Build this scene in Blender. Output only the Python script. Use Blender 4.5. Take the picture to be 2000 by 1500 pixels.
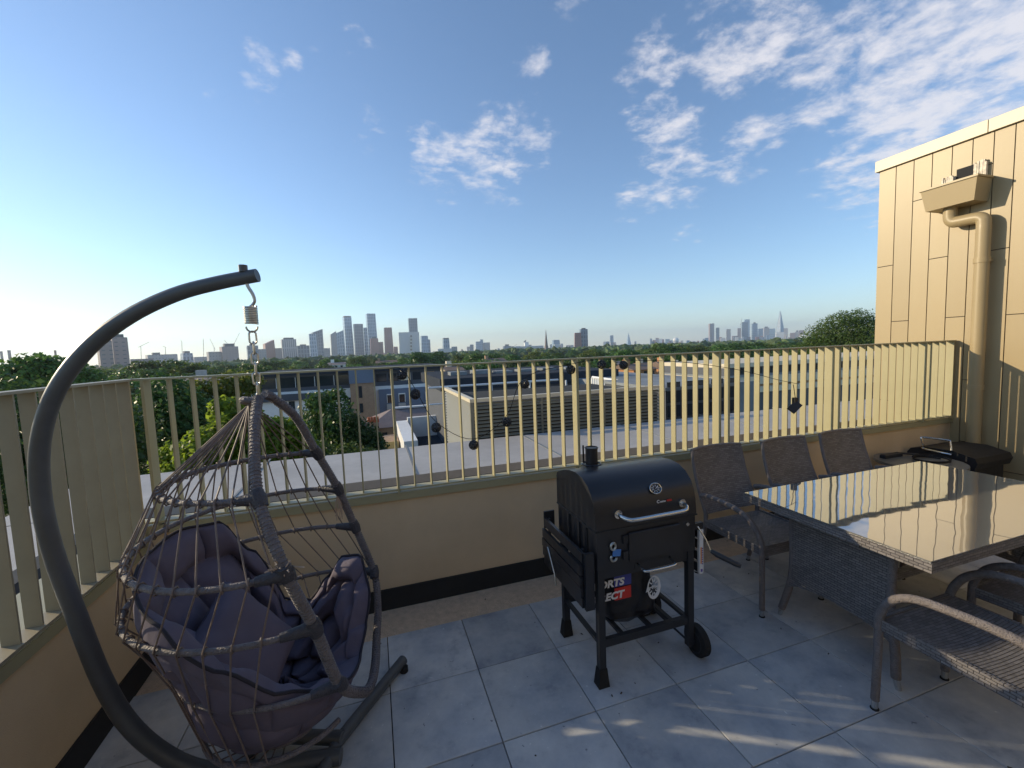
import bpy, math, random
import numpy as np
from mathutils import Vector, Matrix, noise as mnoise
SC = bpy.context.scene
for o in list(bpy.data.objects): bpy.data.objects.remove(o)
COL = SC.collection
PI = math.pi
rnd = random.Random(7)

# ------------------------------------------------------------------ camera
YAW, PITCH, ROLL, FPX = 0.313753632, -0.0815381045, -0.0383214847, 835.02
CAM = Vector((0.01484, -2.556777, 1.684172))
fwd = Vector((math.sin(YAW)*math.cos(PITCH), math.cos(YAW)*math.cos(PITCH), math.sin(PITCH)))
_r = Vector((math.cos(YAW), -math.sin(YAW), 0)); _u = _r.cross(fwd)
right = math.cos(ROLL)*_r + math.sin(ROLL)*_u
up = -math.sin(ROLL)*_r + math.cos(ROLL)*_u
cam_d = bpy.data.cameras.new('camera'); cam = bpy.data.objects.new('camera', cam_d); COL.objects.link(cam)
M = Matrix((right, up, -fwd)).transposed().to_4x4(); M.translation = CAM
cam.matrix_world = M
cam_d.sensor_width = 36; cam_d.lens = FPX/2000*36; cam_d.clip_start = 0.02; cam_d.clip_end = 40000
SC.camera = cam
def ray(px, py):
    return (fwd + right*((px-1000)/FPX) - up*((py-750)/FPX)).normalized()
def onp(px, py, ax, val):
    v = ray(px, py); return CAM + v*((val-CAM[ax])/v[ax])
def atd(px, py, dist):          # point seen at a pixel, at a horizontal distance
    v = ray(px, py); return CAM + v*(dist/math.hypot(v.x, v.y))

# ------------------------------------------------------------------ world, sun, exposure
SUN = Vector((1, -0.57, -0.365)).normalized()          # travel direction of sunlight
sun_el = math.asin(-SUN.z); sun_az = math.atan2(-SUN.x, -SUN.y)
W = bpy.data.worlds.new("World"); SC.world = W; W.use_nodes = True
nt = W.node_tree; N = nt.nodes; L = nt.links
for n in list(N): N.remove(n)
out = N.new('ShaderNodeOutputWorld'); bg = N.new('ShaderNodeBackground'); bg.inputs[1].default_value = 0.081
sky = N.new('ShaderNodeTexSky'); sky.sky_type = 'NISHITA'; sky.sun_disc = False
sky.sun_elevation = sun_el; sky.sun_rotation = sun_az; sky.air_density = 0.95; sky.dust_density = 0.12; sky.ozone_density = 3.0; sky.altitude = 40
tc = N.new('ShaderNodeTexCoord')
def math_n(op, a, b=None, c=None, clamp=False):
    n = N.new('ShaderNodeMath'); n.operation = op; n.use_clamp = clamp
    for i, v in enumerate((a, b, c)):
        if v is None: continue
        if isinstance(v, (int, float)): n.inputs[i].default_value = v
        else: L.new(v, n.inputs[i])
    return n.outputs[0]
dirn = tc.outputs['Generated']
sep = N.new('ShaderNodeSeparateXYZ'); L.new(dirn, sep.inputs[0])
zz = math_n('ADD', math_n('MAXIMUM', sep.outputs[2], 0.0), 0.10)
comb = N.new('ShaderNodeCombineXYZ'); L.new(math_n('DIVIDE', sep.outputs[0], zz), comb.inputs[0]); L.new(math_n('DIVIDE', sep.outputs[1], zz), comb.inputs[1])
nz = N.new('ShaderNodeTexNoise'); nz.inputs['Scale'].default_value = 5.0; nz.inputs['Detail'].default_value = 9; nz.inputs['Roughness'].default_value = 0.62; nz.inputs['Distortion'].default_value = 0.25
L.new(comb.outputs[0], nz.inputs['Vector'])
nz2 = N.new('ShaderNodeTexNoise'); nz2.inputs['Scale'].default_value = 14.0; nz2.inputs['Detail'].default_value = 6; nz2.inputs['Roughness'].default_value = 0.7
L.new(comb.outputs[0], nz2.inputs['Vector'])
cov = None
CLOUDS = [(1880,130,260,1.15),(1720,320,120,1.0),(1960,40,200,1.1),(1480,50,140,.95),(1560,120,90,.9),(1640,170,110,.95),(1900,270,200,1.0),
 (1310,270,80,.85),(1330,340,70,.85),(1250,180,70,.85),(1260,230,50,.8),(1440,300,70,.72),(1240,395,50,.7),(870,310,90,.85),(960,300,100,.9),(1050,290,50,.7),(1120,20,50,.65),(505,125,70,.95),(560,120,40,.8),(1040,130,50,.62),
 (1345,462,28,.6),(420,205,45,.5),(715,260,45,.5),(1010,285,70,.66),(1290,100,70,.75),(1500,250,70,.7),(700,90,60,.5),(1400,20,80,.7),(1700,60,120,.8)]
for px, py, rp, w in CLOUDS:
    v = ray(px, py); q = ray(px+rp*0.7, py+rp*0.7)
    ang = v.angle(q)
    dp = N.new('ShaderNodeVectorMath'); dp.operation = 'DOT_PRODUCT'; L.new(dirn, dp.inputs[0]); dp.inputs[1].default_value = v
    mr = N.new('ShaderNodeMapRange'); mr.interpolation_type = 'SMOOTHSTEP'
    L.new(dp.outputs['Value'], mr.inputs[0]); mr.inputs[1].default_value = math.cos(ang*1.35); mr.inputs[2].default_value = math.cos(ang*0.15)
    mr.inputs[3].default_value = 0; mr.inputs[4].default_value = w
    cov = mr.outputs[0] if cov is None else math_n('MAXIMUM', cov, mr.outputs[0])
f = math_n('ADD', nz.outputs[0], math_n('MULTIPLY', math_n('SUBTRACT', nz2.outputs[0], 0.5), 0.42))
f = math_n('ADD', f, math_n('MULTIPLY', cov, 0.335))
mr = N.new('ShaderNodeMapRange'); mr.interpolation_type = 'SMOOTHSTEP'; L.new(f, mr.inputs[0])
mr.inputs[1].default_value = 0.675; mr.inputs[2].default_value = 1.0; mr.inputs[3].default_value = 0; mr.inputs[4].default_value = 0.85
mx = N.new('ShaderNodeMix'); mx.data_type = 'RGBA'; L.new(mr.outputs[0], mx.inputs[0])
L.new(sky.outputs[0], mx.inputs[6]); mx.inputs[7].default_value = (4.3, 4.2, 4.4, 1)
L.new(mx.outputs[2], bg.inputs[0]); L.new(bg.outputs[0], out.inputs[0])
sl = bpy.data.lights.new('sun', 'SUN'); sl.energy = 2.0; sl.angle = math.radians(0.5); sl.color = (1.0, 0.82, 0.55)
so = bpy.data.objects.new('sun', sl); COL.objects.link(so); so.rotation_mode = 'QUATERNION'; so.rotation_quaternion = SUN.to_track_quat('-Z', 'Y')
SC.view_settings.view_transform = 'Standard'; SC.view_settings.look = 'None'; SC.view_settings.gamma = 1
SC.view_settings.exposure = 1.38; SC.view_settings.use_curve_mapping = False
SC.cycles.max_bounces = 6; SC.cycles.volume_bounces = 1; SC.cycles.use_denoising = True

# ------------------------------------------------------------------ materials
def mat(name, col, rough=0.6, metal=0.0, var=0.0, vscale=3.0, bump=0.0, bscale=60.0, spec=0.5, islands=0.0, objvar=0.0, coat=0.0, ior=1.5, fine=0.0, col2=None):
    m = bpy.data.materials.new(name); m.use_nodes = True
    nt = m.node_tree; N = nt.nodes; L = nt.links; b = N['Principled BSDF']
    b.inputs['Base Color'].default_value = (*col, 1); b.inputs['Roughness'].default_value = rough; b.inputs['Metallic'].default_value = metal
    b.inputs['Specular IOR Level'].default_value = spec; b.inputs['IOR'].default_value = ior; b.inputs['Coat Weight'].default_value = coat
    tc = N.new('ShaderNodeTexCoord')
    cur = None
    def rgb(c):
        n = N.new('ShaderNodeRGB'); n.outputs[0].default_value = (*c, 1); return n.outputs[0]
    if var or fine or islands or objvar or col2:
        cur = rgb(col)
        if col2 or var:
            nz = N.new('ShaderNodeTexNoise'); nz.inputs['Scale'].default_value = vscale; nz.inputs['Detail'].default_value = 6; nz.inputs['Roughness'].default_value = .6
            L.new(tc.outputs['Object'], nz.inputs['Vector'])
            mp = N.new('ShaderNodeMapRange'); L.new(nz.outputs[0], mp.inputs[0]); mp.inputs[1].default_value = .3; mp.inputs[2].default_value = .7
            mx = N.new('ShaderNodeMix'); mx.data_type = 'RGBA'; L.new(mp.outputs[0], mx.inputs[0])
            c2 = col2 or tuple(min(1, c*(1-var)) for c in col); c1 = col if col2 else tuple(min(1, c*(1+var)) for c in col)
            mx.inputs[6].default_value = (*c2, 1); mx.inputs[7].default_value = (*c1, 1); cur = mx.outputs[2]
        def scale(cur, fac_out, amt):
            hs = N.new('ShaderNodeHueSaturation'); L.new(cur, hs.inputs['Color'])
            mp = N.new('ShaderNodeMapRange'); L.new(fac_out, mp.inputs[0]); mp.inputs[3].default_value = 1-amt; mp.inputs[4].default_value = 1+amt
            L.new(mp.outputs[0], hs.inputs['Value']); return hs.outputs[0]
        if fine:
            nz = N.new('ShaderNodeTexNoise'); nz.inputs['Scale'].default_value = bscale; nz.inputs['Detail'].default_value = 3
            L.new(tc.outputs['Object'], nz.inputs['Vector']); cur = scale(cur, nz.outputs[0], fine)
        if islands:
            g = N.new('ShaderNodeNewGeometry'); cur = scale(cur, g.outputs['Random Per Island'], islands)
        if objvar:
            g = N.new('ShaderNodeObjectInfo'); cur = scale(cur, g.outputs['Random'], objvar)
        L.new(cur, b.inputs['Base Color'])
    if bump:
        nz = N.new('ShaderNodeTexNoise'); nz.inputs['Scale'].default_value = bscale; nz.inputs['Detail'].default_value = 4
        L.new(tc.outputs['Object'], nz.inputs['Vector'])
        bm = N.new('ShaderNodeBump'); bm.inputs['Strength'].default_value = bump; bm.inputs['Distance'].default_value = .01
        L.new(nz.outputs[0], bm.inputs['Height']); L.new(bm.outputs[0], b.inputs['Normal'])
    return m
def leaf_mat(name, col, trans=.5, isl=.45, col2=None):
    m = bpy.data.materials.new(name); m.use_nodes = True
    nt = m.node_tree; N = nt.nodes; L = nt.links; b = N['Principled BSDF']; b.inputs['Roughness'].default_value = .45; b.inputs['Specular IOR Level'].default_value = .35
    g = N.new('ShaderNodeNewGeometry'); mx = N.new('ShaderNodeMix'); mx.data_type = 'RGBA'
    c2 = col2 or (col[0]*.5, col[1]*.55, col[2]*.6)
    mx.inputs[6].default_value = (*c2, 1); mx.inputs[7].default_value = (*col, 1); L.new(g.outputs['Random Per Island'], mx.inputs[0])
    oi = N.new('ShaderNodeObjectInfo'); hs = N.new('ShaderNodeHueSaturation'); L.new(mx.outputs[2], hs.inputs['Color'])
    mp = N.new('ShaderNodeMapRange'); L.new(oi.outputs['Random'], mp.inputs[0]); mp.inputs[3].default_value = .7; mp.inputs[4].default_value = 1.3; L.new(mp.outputs[0], hs.inputs['Value'])
    mp2 = N.new('ShaderNodeMapRange'); L.new(oi.outputs['Random'], mp2.inputs[0]); mp2.inputs[3].default_value = .47; mp2.inputs[4].default_value = .515; L.new(mp2.outputs[0], hs.inputs['Hue'])
    L.new(hs.outputs[0], b.inputs['Base Color'])
    t = N.new('ShaderNodeBsdfTranslucent'); L.new(hs.outputs[0], t.inputs[0]); ms = N.new('ShaderNodeMixShader'); ms.inputs[0].default_value = trans
    L.new(b.outputs[0], ms.inputs[1]); L.new(t.outputs[0], ms.inputs[2]); L.new(ms.outputs[0], N['Material Output'].inputs[0])
    return m
def weave_mat(name, c1, c2, cm, bw=.03, rh=.011, strength=.9):
    m = bpy.data.materials.new(name); m.use_nodes = True
    nt = m.node_tree; N = nt.nodes; L = nt.links; b = N['Principled BSDF']; b.inputs['Roughness'].default_value = .42; b.inputs['Specular IOR Level'].default_value = .5
    uv = N.new('ShaderNodeUVMap'); br = N.new('ShaderNodeTexBrick'); L.new(uv.outputs[0], br.inputs['Vector'])
    br.inputs['Color1'].default_value = (*c1, 1); br.inputs['Color2'].default_value = (*c2, 1); br.inputs['Mortar'].default_value = (*cm, 1)
    br.inputs['Scale'].default_value = 1; br.inputs['Brick Width'].default_value = bw; br.inputs['Row Height'].default_value = rh; br.inputs['Mortar Size'].default_value = rh*.13
    br.inputs['Mortar Smooth'].default_value = 1; br.inputs['Bias'].default_value = 0
    L.new(br.outputs['Color'], b.inputs['Base Color'])
    iv = N.new('ShaderNodeMath'); iv.operation = 'SUBTRACT'; iv.inputs[0].default_value = 1; L.new(br.outputs['Fac'], iv.inputs[1])
    bm = N.new('ShaderNodeBump'); bm.inputs['Strength'].default_value = strength; bm.inputs['Distance'].default_value = .004
    L.new(iv.outputs[0], bm.inputs['Height']); L.new(bm.outputs[0], b.inputs['Normal'])
    return m
def window_mat(name, wall, glass, bw, rh, msize=.35, objvar=.12, rough=.5):
    """far facades: rows of windows far too small to pick apart"""
    m = bpy.data.materials.new(name); m.use_nodes = True
    nt = m.node_tree; N = nt.nodes; L = nt.links; b = N['Principled BSDF']; b.inputs['Roughness'].default_value = rough
    uv = N.new('ShaderNodeUVMap'); br = N.new('ShaderNodeTexBrick'); L.new(uv.outputs[0], br.inputs['Vector']); br.offset = 0
    br.inputs['Color1'].default_value = (*glass, 1); br.inputs['Color2'].default_value = (*[min(1, c*1.7+.02) for c in glass], 1); br.inputs['Mortar'].default_value = (*wall, 1)
    br.inputs['Scale'].default_value = 1; br.inputs['Brick Width'].default_value = bw; br.inputs['Row Height'].default_value = rh; br.inputs['Mortar Size'].default_value = rh*msize*.5
    oi = N.new('ShaderNodeObjectInfo'); hs = N.new('ShaderNodeHueSaturation'); L.new(br.outputs['Color'], hs.inputs['Color'])
    mp = N.new('ShaderNodeMapRange'); L.new(oi.outputs['Random'], mp.inputs[0]); mp.inputs[3].default_value = 1-objvar; mp.inputs[4].default_value = 1+objvar; L.new(mp.outputs[0], hs.inputs['Value'])
    L.new(hs.outputs[0], b.inputs['Base Color'])
    return m
MT = dict(
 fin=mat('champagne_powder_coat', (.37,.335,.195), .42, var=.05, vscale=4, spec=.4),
 fin_l=mat('champagne_powder_coat_shaded', (.31,.27,.185), .5, var=.08, vscale=6, spec=.4),  # same coating as fin, coloured darker for the left railing's shade
 clad=mat('champagne_cladding', (.365,.28,.15), .40, var=.03, vscale=1.2, objvar=.05, spec=.4),
 wing=mat('tan_cladding', (.50,.43,.33), .5, var=.03, vscale=1.2, objvar=.05),
 cladback=mat('dark_joint', (.05,.04,.03), .8),
 coping_w=mat('pale_coping', (.66,.58,.42), .45, var=.03),
 render=mat('cream_render', (.66,.505,.315), .9, var=.11, vscale=1.6, bump=.25, bscale=220, fine=.05),
 plinth=mat('black_plinth', (.016,.018,.02), .7, var=.2, vscale=8),
 strip=mat('exposed_aggregate', (.62,.465,.32), .95, var=.15, vscale=25, bump=.8, bscale=160, fine=.28),
 deck=mat('dark_joint_bed', (.02,.02,.02), .9),
 black=mat('black_enamel', (.019,.020,.024), .33, var=.2, vscale=5, spec=.5),
 blackm=mat('matt_black_steel', (.024,.026,.03), .52, spec=.4),
 chrome=mat('brushed_chrome', (.62,.62,.60), .24, metal=1),
 zinc=mat('galvanised_steel', (.50,.50,.47), .34, metal=.9, var=.15, vscale=40),
 pole=mat('charcoal_tube', (.075,.085,.095), .42, spec=.5, var=.15, vscale=9),
 rattan=mat('grey_rattan', (.15,.135,.14), .55, bump=.9, bscale=150, var=.2, vscale=30),
 cord=mat('brown_cord', (.17,.13,.11), .6, var=.2, vscale=60),
 wrap=mat('dark_wrap', (.045,.045,.055), .55, bump=.6, bscale=120),
 fray=mat('frayed_fibre', (.42,.32,.24), .9),
 cushion=mat('plum_cushion', (.11,.094,.132), .85, var=.12, vscale=7, bump=.3, bscale=26, fine=.06),
 pillow=mat('plum_pillow', (.105,.088,.122), .85, var=.1, vscale=6, bump=.3, bscale=20),
 piping=mat('dark_piping', (.02,.018,.028), .8),
 weave=weave_mat('grey_wicker', (.22,.20,.19), (.14,.128,.122), (.035,.031,.03), bw=.034, rh=.013),
 weavec=weave_mat('brown_wicker', (.215,.20,.195), (.135,.125,.122), (.035,.031,.03), bw=.032, rh=.0125),
 weavet=mat('wicker_wrap', (.18,.155,.145), .45, bump=.9, bscale=170, var=.2, vscale=40),
 rubber=mat('black_rubber', (.012,.012,.012), .8),
 glass_edge=mat('glass_edge', (.02,.06,.05), .1, ior=1.5),
 cover=mat('black_cover', (.012,.011,.012), .62, bump=.5, bscale=9),
 lidgrey=mat('grey_lid', (.14,.14,.13), .35, var=.15, vscale=4),
 white=mat('white_paint', (.78,.78,.76), .5, var=.04),
 offwhite=mat('pale_membrane', (.40,.385,.365), .65, var=.13, vscale=1.6, fine=.08, bscale=14),
 greyroof=mat('grey_roof_felt', (.20,.22,.235), .85, var=.3, vscale=.6, fine=.12, bscale=3),
 darkroof=mat('dark_roof_edge', (.04,.048,.062), .95, spec=.1, var=.1),
 darkwall=mat('dark_grey_cladding', (.07,.08,.10), .6, var=.08, vscale=.5),
 bluegrey=mat('blue_grey_zinc', (.13,.17,.24), .5, var=.1, vscale=.5),
 brick=mat('tan_brick', (.36,.24,.155), .9, var=.12, vscale=3, fine=.18, bscale=12),
 redbrick=mat('orange_brick', (.42,.20,.09), .9, var=.15, vscale=1, fine=.15, bscale=8),
 cream=mat('cream_wall', (.66,.58,.44), .8, var=.05),
 slate=mat('pinkish_slate', (.22,.175,.165), .8, var=.12, vscale=1.5, fine=.15, bscale=6),
 tile_r=mat('brown_roof_tile', (.17,.12,.095), .85, var=.2, vscale=.6),
 glassd=mat('dark_glazing', (.02,.03,.04), .08, spec=.7),
 terracotta=mat('terracotta', (.48,.13,.05), .8, var=.1),
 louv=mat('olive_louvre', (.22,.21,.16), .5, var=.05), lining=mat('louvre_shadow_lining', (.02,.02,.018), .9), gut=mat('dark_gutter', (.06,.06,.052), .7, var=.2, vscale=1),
 bark=mat('bark', (.06,.045,.03), .9, var=.2, vscale=2),
 lamp_d=mat('dark_lantern_wire', (.02,.022,.028), .4),
 red=mat('red_print', (.55,.03,.02), .5), blue=mat('blue_print', (.05,.06,.30), .5), whitep=mat('white_print', (.72,.72,.72), .5),
 bagm=mat('black_plastic_bag', (.010,.010,.013), .38, bump=.6, bscale=16), bluelab=mat('blue_label', (.06,.20,.55), .5), orange=mat('orange_print', (.7,.25,.05), .6), purple=mat('purple_print', (.10,.07,.30), .5),
 ground=mat('ground_earth', (.06,.075,.04), .95, var=.3, vscale=.01),
 crane=mat('crane_steel', (.20,.14,.13), .6),
 leadf=mat('crumpled_flashing', (.62,.54,.42), .5, var=.35, vscale=30, bump=.9, bscale=30),
 alu=mat('white_coated_rail', (.72,.74,.76), .4),
)
# floor slab material: mottled pale blue-grey porcelain
def slab_mat():
    m = mat('mottled_porcelain', (.30,.31,.315), .62, spec=.35); nt = m.node_tree; N = nt.nodes; L = nt.links; b = N['Principled BSDF']
    tc = N.new('ShaderNodeTexCoord'); oi = N.new('ShaderNodeObjectInfo')
    add = N.new('ShaderNodeVectorMath'); add.operation = 'ADD'; L.new(tc.outputs['Object'], add.inputs[0])
    cx = N.new('ShaderNodeCombineXYZ'); mu = N.new('ShaderNodeMath'); mu.operation = 'MULTIPLY'; mu.inputs[1].default_value = 57; L.new(oi.outputs['Random'], mu.inputs[0]); L.new(mu.outputs[0], cx.inputs[0]); L.new(mu.outputs[0], cx.inputs[2])
    L.new(cx.outputs[0], add.inputs[1])
    def nz(s, d, r): 
        n = N.new('ShaderNodeTexNoise'); n.inputs['Scale'].default_value = s; n.inputs['Detail'].default_value = d; n.inputs['Roughness'].default_value = r; L.new(add.outputs[0], n.inputs['Vector']); return n.outputs[0]
    def ramp(src, pts):
        r = N.new('ShaderNodeValToRGB'); L.new(src, r.inputs[0]); e = r.color_ramp.elements
        while len(e) < len(pts): e.new(.5)
        for i, (p, c) in enumerate(pts): e[i].position = p; e[i].color = (*c, 1)
        return r.outputs[0]
    a = ramp(nz(3.2, 6, .62), [(.30,(.32,.345,.38)),(.45,(.46,.475,.485)),(.57,(.55,.55,.535)),(.72,(.63,.62,.585))])
    c = ramp(nz(9, 8, .7), [(.28,(.55,.57,.62)),(.45,(.9,.9,.9)),(.62,(1,1,1)),(.72,(1.12,1.11,1.08))])
    mx = N.new('ShaderNodeMix'); mx.data_type = 'RGBA'; mx.blend_type = 'MULTIPLY'; mx.inputs[0].default_value = .8; L.new(a, mx.inputs[6]); L.new(c, mx.inputs[7])
    sp = ramp(nz(46, 3, .5), [(0,(1,1,1)),(.70,(1,1,1)),(.76,(1.5,1.48,1.42)),(1,(1.5,1.48,1.42))])
    m2 = N.new('ShaderNodeMix'); m2.data_type = 'RGBA'; m2.blend_type = 'MULTIPLY'; m2.inputs[0].default_value = .8; L.new(mx.outputs[2], m2.inputs[6]); L.new(sp, m2.inputs[7])
    dk = ramp(nz(31, 2, .5), [(0,(.35,.36,.38)),(.235,(.35,.36,.38)),(.26,(1,1,1)),(1,(1,1,1))])
    m3 = N.new('ShaderNodeMix'); m3.data_type = 'RGBA'; m3.blend_type = 'MULTIPLY'; m3.inputs[0].default_value = .8; L.new(m2.outputs[2], m3.inputs[6]); L.new(dk, m3.inputs[7])
    hs = N.new('ShaderNodeHueSaturation'); L.new(m3.outputs[2], hs.inputs['Color']); mp = N.new('ShaderNodeMapRange'); L.new(oi.outputs['Random'], mp.inputs[0]); mp.inputs[3].default_value = .88; mp.inputs[4].default_value = 1.1; L.new(mp.outputs[0], hs.inputs['Value'])
    L.new(hs.outputs[0], b.inputs['Base Color'])
    bm = N.new('ShaderNodeBump'); bm.inputs['Strength'].default_value = .15; bm.inputs['Distance'].default_value = .004; L.new(nz(60, 5, .6), bm.inputs['Height']); L.new(bm.outputs[0], b.inputs['Normal'])
    return m
MT['slab'] = slab_mat()
def glass_top_mat():
    m = mat('reflective_table_glass', (.17,.165,.15), .03, spec=1.0, ior=1.75, coat=1.0); nt = m.node_tree; N = nt.nodes; L = nt.links; b = N['Principled BSDF']
    b.inputs['Coat Roughness'].default_value = .01; b.inputs['Coat IOR'].default_value = 1.9
    tc = N.new('ShaderNodeTexCoord'); n = N.new('ShaderNodeTexNoise'); n.inputs['Scale'].default_value = 5; n.inputs['Detail'].default_value = 1; L.new(tc.outputs['Object'], n.inputs['Vector'])
    bm = N.new('ShaderNodeBump'); bm.inputs['Strength'].default_value = .05; bm.inputs['Distance'].default_value = .02; L.new(n.outputs[0], bm.inputs['Height']); L.new(bm.outputs[0], b.inputs['Normal']); L.new(bm.outputs[0], b.inputs['Coat Normal'])
    return m
MT['tglass'] = glass_top_mat()
TW = dict(
 pale=window_mat('pale_tower_facade', (.34,.33,.34), (.06,.08,.11), 7, 8, .7), glassb=window_mat('blue_glass_facade', (.26,.36,.46), (.04,.09,.16), 9, 16, .34, rough=.3),
 dark=window_mat('dark_glass_facade', (.13,.18,.25), (.02,.04,.08), 9, 14, .30, rough=.3), brick=window_mat('brick_tower_facade', (.27,.11,.09), (.06,.045,.05), 7, 8, .7),
 pink=window_mat('pinkish_concrete_facade', (.30,.23,.225), (.10,.09,.11), 7, 5.2, .8), white=window_mat('white_facade', (.60,.60,.60), (.14,.17,.21), 7, 8, .9),
 stripe=window_mat('white_striped_facade', (.50,.47,.47), (.08,.08,.10), 6.5, 50.0, .10))
LF = dict(mid=leaf_mat('mid_green_leaves', (.12,.215,.04), .42), dark=leaf_mat('dark_green_leaves', (.08,.155,.035), .4), bright=leaf_mat('bright_green_leaves', (.32,.50,.05), .58, col2=(.10,.20,.025)),
 yellow=leaf_mat('yellowing_leaves', (.21,.25,.04), .5, col2=(.07,.13,.02)))

# ------------------------------------------------------------------ mesh helpers
def mesh_from(name, V, F, U=None, mt=None, smooth=False):
    me = bpy.data.meshes.new(name); me.from_pydata([tuple(v) for v in V], [], F)
    uvl = me.uv_layers.new(name='UVMap'); n = len(me.loops)
    if U is None:
        co = np.array(V, dtype=float); uv = np.zeros((n, 2)); k = 0
        me.calc_loop_triangles()
        nn = np.zeros(len(me.polygons)*3); me.polygons.foreach_get('normal', nn); nn = np.abs(nn.reshape(-1, 3)); dom = nn.argmax(1)
        ax = np.array([[1, 2], [0, 2], [0, 1]])
        ls = np.zeros(len(me.polygons), int); lt = np.zeros(len(me.polygons), int); me.polygons.foreach_get('loop_start', ls); me.polygons.foreach_get('loop_total', lt)
        vi = np.zeros(n, int); me.loops.foreach_get('vertex_index', vi)
        pol = np.repeat(dom, lt); a = ax[pol]; c = co[vi]
        uv[:, 0] = c[np.arange(n), a[:, 0]]; uv[:, 1] = c[np.arange(n), a[:, 1]]
    else: uv = np.array(U)
    uvl.data.foreach_set('uv', uv.ravel())
    if mt: me.materials.append(mt)
    if smooth: me.polygons.foreach_set('use_smooth', [True]*len(me.polygons))
    me.update(); return me
def link(name, me, parent=None, **kw):
    o = bpy.data.objects.new(name, me); COL.objects.link(o)
    if parent: o.parent = parent
    for k, v in kw.items(): o[k] = v
    return o
def thing(name, label, cat, loc=(0, 0, 0), group=None, rz=0):
    o = bpy.data.objects.new(name, None); COL.objects.link(o); o.location = loc; o.rotation_euler = (0, 0, rz); o.empty_display_size = .1
    o['label'] = label; o['category'] = cat
    if group: o['group'] = group
    return o
def wloc(o):
    v = Vector((0, 0, 0))
    while o: v += o.location; o = o.parent
    return v
class MB:
    def __init__(s): s.v = []; s.f = []; s.u = []; s.hasuv = False
    def add(s, vs, fs, T=None, uv=None):
        b = len(s.v)
        for v in vs: v = Vector(v); s.v.append(T @ v if T else v)
        for f in fs: s.f.append([i+b for i in f])
        if uv: s.hasuv = True; s.u += uv
    def box(s, a, b, T=None, bev=0):
        x0, y0, z0 = a; x1, y1, z1 = b
        if x0 > x1: x0, x1 = x1, x0
        if y0 > y1: y0, y1 = y1, y0
        if z0 > z1: z0, z1 = z1, z0
        if not bev:
            s.add([(x0,y0,z0),(x1,y0,z0),(x1,y1,z0),(x0,y1,z0),(x0,y0,z1),(x1,y0,z1),(x1,y1,z1),(x0,y1,z1)], [(0,3,2,1),(4,5,6,7),(0,1,5,4),(1,2,6,5),(2,3,7,6),(3,0,4,7)], T)
        else:
            c = bev; vs = []
            for z, d in ((z0, 0), (z1-c, 0), (z1, c)):
                vs += [(x0+d,y0+d,z),(x1-d,y0+d,z),(x1-d,y1-d,z),(x0+d,y1-d,z)]
            fs = [(3,2,1,0),(8,9,10,11)]
            for k in (0, 4):
                for i in range(4): fs.append((k+i, k+(i+1)%4, k+4+(i+1)%4, k+4+i))
            s.add(vs, fs, T)
        return s
    def tube(s, pts, r, n=8, closed=False, caps=True, flat=1.0):
        pts = [Vector(p) for p in pts]; m = len(pts); R = r if hasattr(r, '__len__') else [r]*m
        tang = []
        for i in range(m):
            a = pts[(i-1) % m] if (closed or i > 0) else pts[0]; b = pts[(i+1) % m] if (closed or i < m-1) else pts[-1]
            tang.append((b-a).normalized())
        t0 = tang[0]; nv = t0.orthogonal().normalized() if abs(t0.z) > .9 else (Vector((0, 0, 1)) - t0*t0.z).normalized()
        vs = []; 
        for i in range(m):
            t = tang[i]; nv = (nv - t*nv.dot(t)).normalized(); bn = t.cross(nv)
            for k in range(n):
                a = 2*PI*k/n; vs.append(pts[i] + (nv*math.cos(a)*flat + bn*math.sin(a))*R[i])
        fs = []
        for i in range(m if closed else m-1):
            j = (i+1) % m
            for k in range(n): fs.append((i*n+k, i*n+(k+1)%n, j*n+(k+1)%n, j*n+k))
        if caps and not closed: fs.append(tuple(range(n-1, -1, -1))); fs.append(tuple((m-1)*n+k for k in range(n)))
        s.add(vs, fs); return s
    def cyl(s, a, b, r, n=16, r2=None): return s.tube([a, b], [r, r2 if r2 is not None else r], n)
    def prism(s, prof, axis, a, b):
        """extrude a profile (list of 2-D points) along an axis from a to b"""
        m = len(prof); vs = []
        for w in (a, b):
            for p in prof:
                vs.append({'x': (w, p[0], p[1]), 'y': (p[0], w, p[1]), 'z': (p[0], p[1], w)}[axis])
        fs = [tuple(range(m)), tuple(range(2*m-1, m-1, -1))] + [(i, (i+1)%m, m+(i+1)%m, m+i) for i in range(m)]
        s.add(vs, fs); return s
    def sphere(s, c, r, seg=12, ring=8, sc=(1, 1, 1)):
        vs = []; fs = []
        for i in range(ring+1):
            t = PI*i/ring
            for k in range(seg):
                a = 2*PI*k/seg; vs.append((c[0]+r*sc[0]*math.sin(t)*math.cos(a), c[1]+r*sc[1]*math.sin(t)*math.sin(a), c[2]+r*sc[2]*math.cos(t)))
        for i in range(ring):
            for k in range(seg): fs.append((i*seg+k, (i+1)*seg+k, (i+1)*seg+(k+1)%seg, i*seg+(k+1)%seg))
        s.add(vs, fs); return s
    def build(s, name, mt, parent=None, smooth=False, **kw):
        off = wloc(parent) if parent else Vector((0, 0, 0))
        me = mesh_from(name, [v-off for v in s.v], s.f, s.u if s.hasuv else None, mt, smooth)
        o = link(name, me, parent, **kw)
        if smooth:
            try: me.set_sharp_from_angle(angle=math.radians(40))
            except Exception: pass
        return o
def copy_tree(o, parent=None):
    c = o.copy(); COL.objects.link(c); c.parent = parent
    for ch in list(o.children): copy_tree(ch, c)
    return c
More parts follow.
